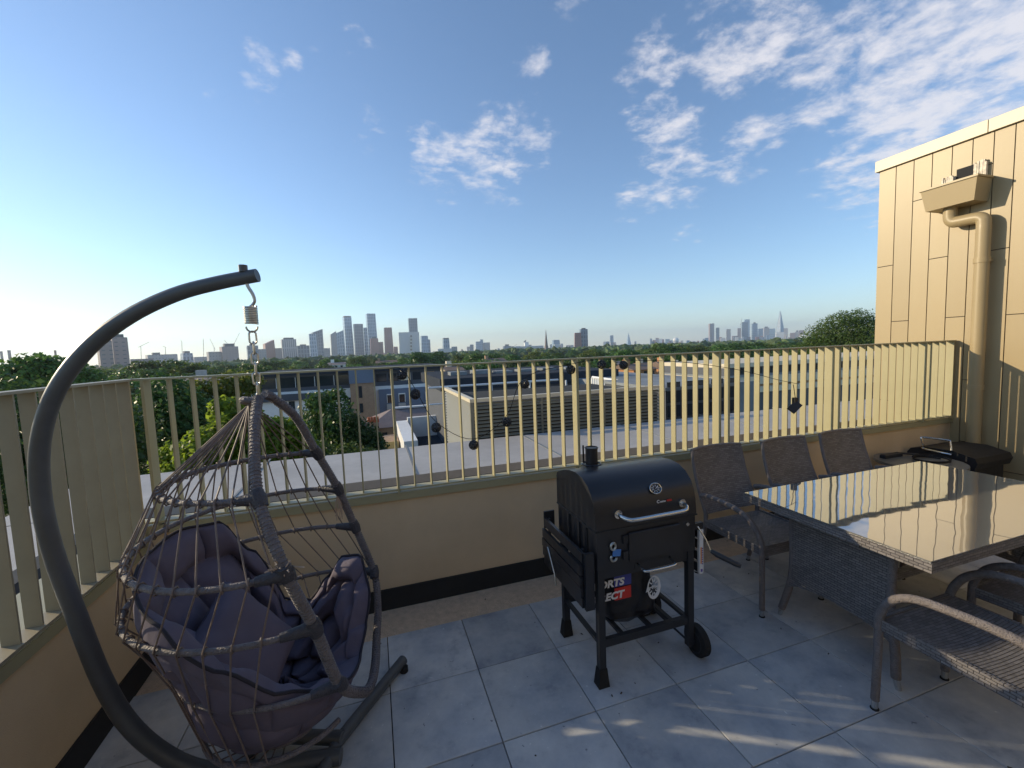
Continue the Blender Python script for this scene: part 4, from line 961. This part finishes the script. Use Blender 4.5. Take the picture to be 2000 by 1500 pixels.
cp = MB().box((X_(712, Y2), Y2-.4, ze-1.6), (X_(734, Y2), Y2-.01, Z_(825, 720, Y2))).build('chimney', MT['brick'], hs)
for k in range(4):
    px = 712.5+5.6*k; x_ = X_(px, Y2)+.08; MB().cyl((x_, Y2-.2, Z_(825, 720, Y2)), (x_, Y2-.2, Z_(814, 720, Y2)), .085, 10, .07).build('chimney_pot', MT['terracotta'], cp, True)
# white flat-roofed extension
Y3 = 17.0
wx = thing('white_extension', 'white flat roofed extension with a dark roof deck behind the railing', 'building', (X_(820, Y3), Y3+2, GZ))
zt = Z_(822, 820, Y3)
wx0, wx1 = X_(772, Y3), X_(875, Y3)
MB().box((wx0, Y3-3.5, GZ), (wx1, Y3+1.5, zt-1.0)).build('body', MT['offwhite'], wx)
MB().box((wx0, Y3-3.6, zt-.98), (wx0+.5, Y3+1.5, zt-.15)).build('parapet', MT['white'], wx)
MB().box((wx0+.51, Y3+1.2, zt-.98), (wx1, Y3+1.5, zt)).build('parapet', MT['white'], wx)
MB().box((wx0+.51, Y3-3.6, zt-.98), (wx1, Y3+1.19, zt-.95)).build('roof_deck', MT['darkroof'], wx)
yx = thing('timber_terrace', 'yellowish timber edged terrace in front of the gabled house', 'terrace', (X_(748, Y3), Y3, GZ))
MB().box((X_(735, Y3), Y3-1, GZ), (X_(770, Y3), Y3+1, Z_(858, 750, Y3))).build('deck', MT['brick'], yx)
MB().box((X_(737, Y3), Y3-1.05, Z_(868, 750, Y3)), (X_(769, Y3), Y3-1.01, Z_(855, 750, Y3))).build('timber_edge', mat('timber', (.42,.32,.14), .8, var=.2), yx)

# brick houses beyond
def house(px0, px1, ptop, pbot, Yh, wallm, roofm, label, name='brick_house', pitched=True, wins=3):
    x0 = onp(px0, ptop, 1, Yh).x; x1 = onp(px1, ptop, 1, Yh).x; zt = onp((px0+px1)/2, ptop, 1, Yh).z; zb = onp((px0+px1)/2, pbot, 1, Yh).z
    h = thing(name, label, 'house', ((x0+x1)/2, Yh+4, GZ))
    ze = zt-(zt-zb)*.38 if pitched else zt
    MB().box((x0, Yh, GZ), (x1, Yh+8, ze-.02)).build('wall', MT[wallm], h)
    if pitched: MB().prism([(Yh-.4, ze), (Yh+8.4, ze), (Yh+4, zt)], 'x', x0-.3, x1+.3).build('roof', MT[roofm], h)
    else: MB().box((x0-.2, Yh-.2, ze-.018), (x1+.2, Yh+8.2, ze+.25)).build('roof', MT['white'], h)
    hh = (ze-zb)
    for k in range(wins):
        w_ = (x1-x0)/wins; w = MB().box((x0+w_*(k+.3), Yh-.06, zb+hh*.25), (x0+w_*(k+.7), Yh-.005, zb+hh*.8)).build('window', MT['glassd'], h)
        MB().box((x0+w_*(k+.3)-.12, Yh-.1, zb+hh*.17), (x0+w_*(k+.7)+.12, Yh-.061, zb+hh*.25)).build('sill', MT['white'], w)
    c_ = MB().box((x0+.6, Yh+3.4, zt-1.2), (x0+1.5, Yh+4.6, zt+.9)).build('chimney', MT[wallm], h)
    return h
house(1238, 1282, 712, 737, 62, 'redbrick', 'tile_r', 'orange brick gabled house by the end of the dark roof')
house(1262, 1292, 708, 728, 90, 'cream', 'tile_r', 'cream gabled house half hidden behind the railing fins')
house(1305, 1335, 706, 738, 75, 'redbrick', 'tile_r', 'orange brick house standing alone beyond the grey flat roof')
house(1335, 1362, 712, 740, 70, 'cream', 'slate', 'pale narrow house left of the white-eaved terrace')
house(1362, 1420, 716, 742, 66, 'redbrick', 'tile_r', 'brick terrace house with a white flat eave above the cream bands', pitched=False, wins=4)
house(1422, 1520, 712, 730, 72, 'brick', 'tile_r', 'long tan brick terrace with a white eave behind the cream banded block', pitched=False, wins=7)
house(950, 990, 700, 722, 120, 'brick', 'tile_r', 'tan brick house among the trees over the dark roof')
house(872, 905, 716, 734, 70, 'cream', 'tile_r', 'small pale house among trees left of the dark roof')
house(350, 440, 738, 752, 60, 'offwhite', 'slate', 'grey roofed house among the trees left of the steel chain')
house(1195, 1222, 706, 722, 110, 'brick', 'slate', 'grey roofed brick house behind the ball lanterns')
house(1495, 1560, 700, 712, 130, 'cream', 'slate', 'pale long house at the foot of the tall leafy tree')
house(640, 672, 708, 720, 140, 'white', 'slate', 'white house with slate roof below the tallest towers')
house(735, 775, 704, 716, 170, 'brick', 'tile_r', 'brown roofed house below the brick tower')

# ------------------------------------------------------------------ trees
def leaf_cloud(n, blobs, size, seed, squash=.5):
    r = np.random.RandomState(seed); wts = np.array([b[3]**2 if len(b) == 4 else b[3]*b[4] for b in blobs]); wts = wts/wts.sum()
    idx = r.choice(len(blobs), n, p=wts); B = np.array([[b[0], b[1], b[2], b[3], b[3], b[4] if len(b) > 4 else b[3]*.8] for b in blobs])[idx]
    d = r.normal(size=(n, 3)); d /= np.linalg.norm(d, axis=1)[:, None]; rad = r.uniform(.25, 1, n)**.45
    # lumps
    lump = 1+.22*np.sin(d[:, 0]*5+idx)*np.cos(d[:, 1]*6+idx*2)*np.sin(d[:, 2]*5+1)
    c = B[:, :3]+d*B[:, 3:6]*(rad*lump)[:, None]
    nrm = d*.9+r.normal(size=(n, 3))*.7+np.array([0, 0, .35]); nrm /= np.linalg.norm(nrm, axis=1)[:, None]
    t = np.cross(nrm, r.normal(size=(n, 3))); t /= np.linalg.norm(t, axis=1)[:, None]; b = np.cross(nrm, t)
    s = size*r.uniform(.6, 1.25, n)[:, None]
    V = np.stack([c-t*s, c+b*s*squash+nrm*s*.12, c+t*s, c-b*s*squash+nrm*s*.12], 1).reshape(-1, 3)
    return V
def leaf_mesh(name, V, mt):
    n = len(V)//4; me = bpy.data.meshes.new(name); me.vertices.add(n*4); me.vertices.foreach_set('co', V.astype(np.float32).ravel())
    me.loops.add(n*4); me.loops.foreach_set('vertex_index', np.arange(n*4, dtype=np.int32)); me.polygons.add(n); me.polygons.foreach_set('loop_start', np.arange(0, n*4, 4, dtype=np.int32))
    me.polygons.foreach_set('loop_total', np.full(n, 4, dtype=np.int32)); me.update(calc_edges=True); me.materials.append(mt); return me
def trunk_mb(h, r, spread, seed, top):
    q = random.Random(seed); mb = MB(); fork = h*.45
    mb.tube([(0, 0, 0), (q.uniform(-.1, .1), 0, h*.25), (q.uniform(-.15, .15), q.uniform(-.1, .1), fork), (q.uniform(-.3, .3), q.uniform(-.3, .3), top)], [r, r*.8, r*.6, r*.12], 8)
    for k in range(6):
        a = k*PI/3+q.uniform(-.3, .3); z = fork+(top-fork)*q.uniform(-.1, .5)
        mb.tube([(0, 0, z), (math.cos(a)*spread*.35, math.sin(a)*spread*.35, z+h*.13), (math.cos(a)*spread*.75, math.sin(a)*spread*.75, z+h*.2)], [r*.35, r*.22, r*.06], 6)
    return mb
protos = []
for s in range(6):
    q = random.Random(100+s); H = 14.0
    bl = [(0, 0, H-4.2, 3.4, 3.6)]+[(math.cos(a)*2.6+q.uniform(-.6, .6), math.sin(a)*2.6+q.uniform(-.6, .6), H-5.5+q.uniform(-1.6, 1.6), q.uniform(1.6, 2.6), q.uniform(1.5, 2.3)) for a in [k*2*PI/8 for k in range(8)]]+[(q.uniform(-1.5, 1.5), q.uniform(-1.5, 1.5), H-1.7+q.uniform(-.5, .3), 1.3, 1.2) for _ in range(4)]
    cm = leaf_mesh('crown', leaf_cloud(5200, bl, .30, s), LF[('mid', 'dark', 'mid', 'dark', 'mid', 'yellow')[s]])
    tm_ = trunk_mb(H, .28, 3.2, s, H-3); tm = mesh_from('trunk', tm_.v, tm_.f, None, MT['bark'], True)
    protos.append((cm, tm))
KN = ['rounded mid green tree', 'dense dark green tree', 'broad mid green tree', 'lumpy deep green tree', 'uneven mid green tree', 'yellowish green tree']
def near_words(px):
    for a, b, w in ((-999, 110, 'left of the black curved pole'), (110, 260, 'under the pinkish apartment slabs'), (260, 470, 'below the construction cranes'), (470, 600, 'behind the steel chain'), (600, 700, 'below the blue glass towers'), (700, 830, 'below the tallest towers'),
                    (830, 1000, 'beyond the gabled house'), (1000, 1110, 'near the thin church spire'), (1110, 1240, 'below the lone dark tower'), (1240, 1380, 'above the orange brick houses'), (1380, 1480, 'below the slim twin towers'), (1480, 1600, 'below the pointed glass tower'), (1600, 3000, 'beside the clad wall')):
        if a <= px < b: return w
def tree(px, dist, ptop, kind, wscale=1.0):
    p = atd(px, ptop, dist); h = (p.z-GZ)/14.0
    t = thing('tree', KN[kind]+' '+near_words(px)+(', near row' if dist < 110 else ', nearer row' if dist < 155 else ', middle row' if dist < 260 else ', back row' if dist < 420 else ', farthest row'), 'tree', (p.x, p.y, GZ), 'trees of the wooded suburb', rnd.uniform(0, 6.28))
    t.scale = (h*wscale, h*wscale, h)
    link('crown', protos[kind][0], t); link('trunk', protos[kind][1], t)
    return t
q = random.Random(5)
HZ = lambda px: 682-(px-1000)*.0382       # horizon row at a column
cnt = 0
for px in range(-120, 1720, 34):
    for dist, drop in ((rnd.uniform(70, 105), 30), (rnd.uniform(120, 190), 13), (rnd.uniform(220, 330), 7), (rnd.uniform(380, 560), 4)):
        x_ = px+q.uniform(-16, 16)
        if dist < 110 and 480 < x_ < 900: continue
        if dist < 110 and x_ > 1180: continue
        top = HZ(x_)+drop*q.uniform(.35, 1.3)*(.8 if x_ > 1400 else 1)
        tree(x_, dist, top, q.randrange(6), 1.05+.25*q.random()+(.3 if dist > 200 else 0)); cnt += 1
for px, d_, top in ((290,150,700),(340,150,698),(370,130,705),(100,90,702),(60,80,704),(20,75,712),(820,170,684),(850,180,683),(905,200,690),(640,210,698),(700,230,694),(1290,160,668),(1310,150,671),(1360,190,672),(1440,220,668),(1475,200,666),(1185,210,686),(930,150,686),(1000,230,690)):
    tree(px, d_, top, q.randrange(5), 1.5)
# the tall tree left of the clad wall
bt = thing('tall_tree', 'tallest dark leafy tree rising above the skyline beside the clad wall', 'tree', (*atd(1655, 700, 95).xy, GZ))
S0 = 95/FPX; bx_, by_ = bt.location.x, bt.location.y
bl = []
for px, py, r in ((1655,640,38),(1640,628,26),(1665,622,24),(1690,640,30),(1620,655,30),(1600,665,26),(1580,668,20),(1700,660,34),(1640,670,40),(1680,675,40),(1610,690,34),(1650,700,44),(1700,700,40),(1570,682,18),(1720,640,24)):
    p = atd(px, py, 95); bl.append((p.x-bx_, p.y-by_+q.uniform(-1.5, 1.5), p.z-GZ, r*S0, r*S0*.62))
link('crown', leaf_mesh('crown', leaf_cloud(30000, bl, .17, 77), LF['mid']), bt)
link('trunk', mesh_from('trunk', *(lambda m: (m.v, m.f))(trunk_mb(22, .5, 5, 5, 19)), None, MT['bark'], True), bt)
# near garden trees, left part
def near_tree(label, name, px, dist, blobs, n, size, mt, seed, th=10):
    base = atd(px, 900, dist); t = thing(name, label, 'tree', (base.x, base.y, GZ)); s0 = dist/FPX; bl = []
    for bx, by, r in blobs:
        p = atd(bx, by, dist+q.uniform(-.6, .6)*r*s0); bl.append((p.x-base.x, p.y-base.y, p.z-GZ, r*s0*1.0, r*s0*.85))
    link('crown', leaf_mesh('crown', leaf_cloud(n, bl, size, seed, .6), LF[mt]), t)
    m_ = trunk_mb(th, .14, 1.2, seed, th*1.05); link('trunk', mesh_from('trunk', m_.v, m_.f, None, MT['bark'], True), t); return t
near_tree('glossy dark green tree in front of the white banded apartment block', 'garden_tree', 650, 13, [(640,800,42),(655,840,52),(620,830,36),(640,870,58),(670,870,50),(620,785,22),(660,770,16)], 9000, .055, 'dark', 31)
near_tree('small mid green tree by the terracotta chimney pots', 'garden_tree', 710, 12, [(705,850,34),(700,880,42),(725,880,34),(690,820,16),(730,860,20)], 4500, .050, 'dark', 32)
near_tree('bright green leafy tree just outside the railing behind the egg chair', 'garden_tree', 520, 7.5, [(520,860,46),(470,850,46),(560,850,36),(430,880,52),(500,890,60),(400,905,50),(350,900,36),(580,885,40),(440,800,26),(480,830,36)], 20000, .044, 'bright', 33)
near_tree('yellowish green tree between the steel chain and the olive fins', 'garden_tree', 440, 26, [(440,790,36),(400,800,40),(470,760,30),(490,745,22),(380,770,30),(430,760,26),(360,800,40),(420,840,50)], 9000, .11, 'yellow', 34)
near_tree('dark green tree behind the last olive fins on the left', 'garden_tree', 350, 20, [(340,800,50),(370,830,56),(320,850,50),(400,850,50),(340,880,60),(300,800,40),(380,880,50),(330,760,30),(440,850,50)], 11000, .09, 'dark', 35)
near_tree('shadowed green tree seen between the fins at the far left', 'garden_tree', 60, 17, [(60,830,80),(150,850,80),(-30,850,80),(220,860,70),(100,900,90),(0,920,90),(200,930,80)], 11000, .09, 'dark', 36)
near_tree('low leafy tree at the bottom corner of the white extension', 'garden_tree', 600, 10, [(590,900,50),(640,905,50),(680,900,40),(560,905,50),(720,900,30)], 6000, .045, 'mid', 37)
near_tree('pale hazy tree rising left of the black curved pole', 'garden_tree', 75, 60, [(75,732,34),(40,745,34),(110,740,36),(60,716,18),(90,712,14),(140,750,36),(10,752,30),(170,752,28)], 8000, .22, 'mid', 38)

# far woodland reading as one mass
r = np.random.RandomState(3); V = []; F = []
ivt = np.array([list(v) for v in iv]); tri = []
for i in range(12):
    for j in range(i+1, 12):
        for k in range(j+1, 12):
            if all((iv[a]-iv[b]).length < 1.1 for a, b in ((i, j), (j, k), (i, k))):
                n_ = (iv[j]-iv[i]).cross(iv[k]-iv[i]); tri.append((i, j, k) if n_.dot(iv[i]) > 0 else (i, k, j))
# subdivide once
edges = {}; vs = [Vector(v) for v in ivt]; t2 = []
def mid(a, b):
    k = (min(a, b), max(a, b))
    if k not in edges: edges[k] = len(vs); vs.append(((vs[a]+vs[b])/2).normalized())
    return edges[k]
for a, b, c in tri: x, y, z = mid(a, b), mid(b, c), mid(c, a); t2 += [(a, x, z), (b, y, x), (c, z, y), (x, y, z)]
sv = np.array([list(v) for v in vs]); st_ = np.array(t2); allv = []; allf = []; off = 0
for k in range(5200):
    az = math.radians(r.uniform(-40, 75)); d = 450*math.exp(r.uniform(0, 2.0)); rad = r.uniform(4, 8)
    c = np.array([CAM.x+math.sin(az)*d, CAM.y+math.cos(az)*d, GZ+r.uniform(6.5, 10)])
    disp = 1+.25*r.normal(size=(len(sv), 1)); allv.append(c+sv*disp*np.array([rad, rad, 5.2+r.uniform(-1, 1.5)])); allf.append(st_+off); off += len(sv)
me = bpy.data.meshes.new('far_woodland'); me.from_pydata(np.concatenate(allv).tolist(), [], np.concatenate(allf).tolist()); me.materials.append(mat('far_canopy', (.075,.115,.042), .9, islands=.5, var=.3, vscale=.4))
link('far_woodland', me, kind='stuff')

# ------------------------------------------------------------------ skyline
def block(px0, px1, ptop, dist, mt, label, name='tower_block', cat='tower', depth=.7, rot=0, crown=None, group=None, taper=1.0, slant=0):
    a = atd(px0, 700, dist); b = atd(px1, 700, dist); zt = atd((px0+px1)/2, ptop, dist).z; w = (b-a).xy.length
    ang = math.atan2(b.y-a.y, b.x-a.x)+rot; c = (a+b)/2
    t = thing(name, label, cat, (c.x, c.y, GZ), group, 0)
    w2 = w/(abs(math.cos(rot))+depth*abs(math.sin(rot))); dd = w2*depth; H = zt-GZ
    mb = MB(); T = Matrix.Translation((c.x, c.y, GZ)) @ Matrix.Rotation(ang, 4, 'Z'); tp = taper
    vs = [(-w2/2,-dd/2,0),(w2/2,-dd/2,0),(w2/2,dd/2,0),(-w2/2,dd/2,0),(-w2/2*tp,-dd/2*tp,H-slant),(w2/2*tp,-dd/2*tp,H),(w2/2*tp,dd/2*tp,H),(-w2/2*tp,dd/2*tp,H-slant)]
    fs = [(0,1,5,4),(1,2,6,5),(2,3,7,6),(3,0,4,7),(4,5,6,7)]
    uv = []
    for (a_, b_) in ((w2, 0), (dd, 0), (w2, 0), (dd, 0)): uv += [(0, 0), (a_, 0), (a_, H), (0, H)]
    uv += [(0, 0)]*4
    mb.add(vs, fs, T, uv); mb.build('body', TW[mt], t)
    if crown:
        cw, chh = crown; T2 = T @ Matrix.Translation((0, 0, H)); mb = MB(); mb.box((-w2/2*cw, -dd/2*cw, 0), (w2/2*cw, dd/2*cw, chh), T2); mb.build('roof_plant', MT['darkwall'], t)
    return t
S = [ # px0 px1 top dist material label
(191,222,665,720,'pink','broad pinkish apartment slab with balconies, left half of the pair under the curved pole',.9,.2,(.5,3)),
(219,253,659,740,'pink','taller pinkish apartment slab, right half of the pair under the curved pole',.8,.15,(.6,4)),
(254,299,701,900,'pink','low hazy slab right of the pinkish apartment pair',.7,0,None),(284,326,693,1500,'pale','hazy flat topped block under the first crane',.7,.2,(.4,6)),
(312,347,692,1700,'pale','hazy block between the crane masts',.8,.1,None),(351,379,690,1500,'glassb','hazy bluish block left of the tall crane mast',.9,.3,(.5,6)),(377,408,697,1800,'pale','low hazy block right of the tall crane mast',.7,.1,None),
(404,434,687,1400,'pale','stepped hazy block under two cranes',.8,.2,None),(430,467,677,1400,'pink','wide hazy block left of the chain',.8,.2,(.6,8)),
(483,506,675,1500,'dark','dark hazy block behind the steel chain',.9,.1,(.5,4)),(502,521,682,1600,'pale','pale block right behind the chain',.8,0,None),(514,540,664,1700,'brick','reddish tower with a sloping top right of the chain',.8,.3,None),
(539,552,680,1600,'pink','narrow pinkish block beside the striped tower',.8,0,None),(551,581,663,1700,'stripe','white tower with vertical stripes',.8,.1,(.7,6)),(581,606,675,1600,'dark','lower dark block right of the striped tower',.8,.1,(.5,4)),
(605,622,652,1900,'glassb','front half of the blue glass tower right of the striped tower',.9,.1,None),(611,634,643,1950,'dark','back half of the blue glass tower with sloping top',.9,.2,None),
(634,646,680,2000,'pale','small pale block in the gap of the glass towers',.9,0,None),(648,660,647,2000,'pale','slim pale tower left of the wide blue tower',.9,.1,None),(656,676,645,2050,'glassb','wide blue tower left of the very tall slim one',.9,.1,None),
(673,693,620,2200,'glassb','very tall slim blue tower with pale edges',.9,.25,(.8,6)),(694,713,633,2150,'dark','dark blue tower between the two tallest ones',.9,.15,None),(713,721,640,2200,'glassb','sliver of blue tower beside the tallest one',.9,.1,None),
(718,740,613,2300,'glassb','tallest blue glass tower of the skyline',.9,.2,None),(724,742,661,2000,'brick','low red brick block at the foot of the tallest tower',.9,.1,(.5,6)),(738,750,668,2000,'brick','lower red brick shoulder beside the tallest tower',.9,.1,None),
(752,770,640,2100,'brick','lone reddish brown tower',.9,.15,None),(770,778,677,1900,'brick','small brick block right of the reddish brown tower',.9,.1,None),
(801,819,622,2300,'dark','dark blue tower rising behind the white slab',.9,.1,None),(822,839,656,2100,'glassb','shorter blue grey tower right of the white slab',.9,.2,None),(838,842,663,2100,'glassb','thin lower edge of the blue grey tower',.9,0,None),
(865,880,662,1800,'glassb','round shouldered tower standing alone left of centre',.9,.2,(.8,4)),(855,884,681,1500,'white','low white block at the foot of the lone tower',.5,.1,None),(882,894,677,1500,'pale','pale cube beside the low white block',.9,.1,None),
(930,941,667,3000,'glassb','small twin tower, left one, over the dark roof',.9,.1,None),(939,945,663,3000,'glassb','thin tower between the small twins',.9,.1,None),(945,958,669,3000,'pale','small twin tower, right one',.9,.2,None),(919,926,673,3000,'dark','tiny dark block left of the twins',.9,0,None),
(983,999,676,2500,'dark','little dark stepped block left of the long white building',.9,.2,(.5,10)),
(1078,1095,664,2600,'glassb','curved topped bluish block right of the spire',.9,.3,None),(1083,1094,672,2000,'white','small white block in front of the curved bluish one',.9,.1,None),
(1122,1137,650,1500,'brick','red and white flank of the tower right of the spire',.9,.1,None),(1133,1149,643,1520,'dark','dark tower right of the spire',.9,.2,(.5,4)),
(1192,1199,655,4000,'glassb','slim blue tower alone on the right skyline',.9,.1,None),(1183,1191,667,3500,'dark','short block left of the slim blue tower',.9,.1,None),
(1270,1274,661,4500,'glassb','thin block on the low skyline left of the large dome of trees',.9,0,None),(1281,1287,660,4500,'pink','pinkish thin block on the low skyline',.9,0,None),(1287,1295,662,4300,'white','pale narrow block on the low skyline',.9,0,None),
(1384,1395,632,4200,'pink','first slim pinkish tower of the right cluster',.9,.3,None),(1398,1405,640,4200,'dark','dark slim tower next to the first pinkish one',.9,.1,None),
(1407,1417,660,3800,'white','small white block at the foot of the slim towers',.9,.1,None),(1418,1427,643,4300,'pale','hazy pale tower left of the blue pair',.9,.1,None),(1429,1440,656,4000,'pink','lower pinkish block left of the blue pair',.9,.1,None),(1440,1447,641,4300,'pink','pinkish slim tower touching the blue pair',.9,.1,None),
(1453,1464,624,4800,'glassb','hazy tall tower behind the dark blue one',.9,.1,None),(1448,1461,629,4300,'dark','dark blue broad tower of the right cluster',.9,.1,None),(1467,1479,632,4400,'glassb','blue tower right of the dark blue broad one',.9,.2,(.4,10)),
(1479,1491,642,4300,'glassb','medium blue block before the pointed tower',.9,.2,None),(1490,1502,640,4200,'cream' if 0 else 'pale','cream topped tower before the pointed tower',.9,.2,(.5,8)),(1501,1514,642,4500,'glassb','hazy block touching the pointed tower',.9,0,None),
(1514,1531,649,3900,'white','white framed block at the foot of the pointed tower',.9,.1,None),(1530,1538,641,4700,'pale','hazy slim block right of the pointed tower',.9,0,None),
(1542,1553,650,3900,'pink','pinkish low block right of the pointed tower',.9,.1,None),(1552,1560,648,3900,'pale','last pale block before the tall tree',.9,.1,(.5,10)),(1559,1570,645,3900,'pink','pinkish block half hidden by the tall tree',.9,.1,None),
(1,7,686,1500,'pink','left of two hazy chimneys at the picture edge',1,0,None),(16,23,684,1500,'pink','right of two hazy chimneys at the picture edge',1,0,None),(107,112,684,1500,'brick','thin reddish block left of the curved pole',1,0,None)]
for a, b, t_, d_, m_, lb, dp, ro, cr in S:
    block(a, b, t_, d_, m_, lb, depth=dp, rot=ro, crown=cr, group='towers of the skyline', taper=.86 if m_ in ('glassb', 'brick') and b-a > 12 else 1.0, slant=14 if 'sloping' in lb or 'wide blue' in lb else 0)
# white slab with a column of dark windows
ws = block(781, 821, 649, 1900, 'white', 'wide white slab tower with a column of dark square openings', depth=.4, rot=.05)
for k in range(5):
    p = atd(802.5, 657+6.5*k, 1880); MB().box((p.x-3.6, p.y-14, p.z-4), (p.x+3.6, p.y-11, p.z+4)).build('opening', MT['glassd'], ws)
# long white building with rooftop tower
lw = block(1003, 1062, 676, 1700, 'white', 'long low white building left of the thin church spire', 'white_building', 'building', .3, 0)
p = atd(1029, 676, 1700); MB().box((p.x-8, p.y, p.z), (p.x+8, p.y+10, p.z+16)).build('roof_tower', MT['white'], lw); MB().cyl((p.x-10, p.y+4, p.z+16), (p.x-2, p.y+4, p.z+22), 3, 8).build('roof_dish', MT['greyroof'], lw)
# church spire
p = atd(1067.5, 690, 900); sp = thing('church_spire', 'thin dark church spire standing alone in the middle of the skyline', 'church spire', (p.x, p.y, GZ)); zt = atd(1067.5, 643, 900).z; zb = atd(1067.5, 676, 900).z
MB().box((p.x-3, p.y-3, GZ), (p.x+3, p.y+3, zb)).build('tower', MT['slate'], sp); MB().cyl((p.x, p.y, zb), (p.x, p.y, zt), 3.6, 8, .15).build('spire', MT['slate'], sp)
# pointed glass towers
for px, top, dist, hw, lb in ((1523, 607, 5000, 6.0, 'tall pointed glass tower of the right cluster'), (1228, 650, 4300, 4.0, 'small pointed tower on the low right skyline')):
    p = atd(px, 690, dist); t = thing('pointed_tower', lb, 'tower', (p.x, p.y, GZ)); zt = atd(px, top, dist).z; w = hw*dist/FPX
    mb = MB(); vs = [(p.x-w, p.y-w, GZ), (p.x+w, p.y-w, GZ), (p.x+w, p.y+w, GZ), (p.x-w, p.y+w, GZ), (p.x-w*.10, p.y-w*.1, zt), (p.x+w*.1, p.y-w*.1, zt-12), (p.x+w*.1, p.y+w*.1, zt), (p.x-w*.1, p.y+w*.1, zt-8)]
    mb.add(vs, [(0,1,5,4),(1,2,6,5),(2,3,7,6),(3,0,4,7),(4,5,6,7)]); mb.build('glass_body', TW['glassb'], t)
# white dome on the low skyline
p = atd(1320, 663, 3500); dm = thing('white_dome', 'small white dome on the low right skyline', 'dome', (p.x, p.y, GZ)); MB().sphere((p.x, p.y, p.z-4), 22, 16, 10, (1, 1, .8)).build('dome', MT['white'], dm, True); MB().cyl((p.x, p.y, GZ), (p.x, p.y, p.z-8), 20, 16).build('drum', TW['pale'], dm)
# small low blocks of the low skyline
q = random.Random(12)
lowpos = []
for k in range(90):
    px = q.uniform(850, 1570) if k < 75 else q.uniform(500, 850); top = HZ(px)-q.uniform(1, 9)*(1 if k < 75 else .6); w = q.uniform(3, 9); d_ = q.uniform(2600, 4200)
    mm = q.choice(['pale', 'pink', 'white', 'glassb', 'dark', 'brick', 'pale']); block(px, px+w, top, d_, mm, ('squat ' if w > 6 else 'slim ')+dict(pale='grey', pink='pinkish', white='white', glassb='bluish', dark='dark', brick='reddish')[mm]+' distant block '+near_words(px).replace('below', 'near').replace('above', 'over').replace('behind', 'near'), 'distant_block', 'building', .8, q.uniform(-.3, .3), group='small blocks along the low skyline')
# construction cranes
for px, base, top, jx, jy, d_ in ((275,697,676,291,668,1500),(323,697,678,318,676,1500),(355,692,668,353,664,1500),(397,693,664,397,661,1500),(418,688,678,410,662,1500),(446,680,674,438,664,1400),(458,680,670,468,650,1400),(1004,690,676,1010,672,2400),(1447,640,632,1449,622,4200)):
    a = atd(px, base+8, d_); b = atd(px, top, d_); c_ = atd(jx, jy, d_)
    t = thing('tower_crane', 'thin construction crane '+{275:'right of the pinkish apartment pair',323:'over the flat hazy block',355:'with upright jib over the bluish block',397:'tall and straight between low blocks',418:'leaning over the stepped block',446:'with short jib over the wide hazy block',458:'with long raised jib left of the chain',1004:'left of the long white building',1447:'beside the dark blue broad tower'}[px], 'crane', (a.x, a.y, GZ), 'construction cranes on the skyline')
    w = d_/FPX*.32
    MB().tube([(a.x, a.y, GZ), b], w, 4).build('mast', MT['crane'], t); MB().tube([b+(b-c_)*.3, c_], w*.75, 4).build('jib', MT['crane'], t)

# alike trees and blocks: say which one by its place
fam = {}
for o in bpy.data.objects:
    if o.parent is None and o.get('label') and o.name.split('.')[0] in ('tree', 'distant_block'): fam.setdefault(o['label'], []).append(o)
for lb, oo in fam.items():
    if len(oo) in (2, 3):
        oo.sort(key=lambda o: math.atan2(o.location.x-CAM.x, o.location.y-CAM.y))
        for o, w_ in zip(oo, ('left one of two', 'right one of two') if len(oo) == 2 else ('left one of three', 'middle one of three', 'right one of three')): o['label'] = lb+', '+w_

# ------------------------------------------------------------------ air
HZD = 1.3e-4
hm = bpy.data.materials.new('haze'); hm.use_nodes = True; hn = hm.node_tree; hn.nodes.clear()
ho_ = hn.nodes.new('ShaderNodeOutputMaterial'); pv = hn.nodes.new('ShaderNodeVolumePrincipled'); pv.inputs['Color'].default_value = (.76, .86, .98, 1); pv.inputs['Density'].default_value = HZD; pv.inputs['Anisotropy'].default_value = .35
hn.links.new(pv.outputs[0], ho_.inputs['Volume'])
MB().box((-9500, -800, GZ-1.6), (9500, 9500, 345)).build('haze', hm, kind='stuff')
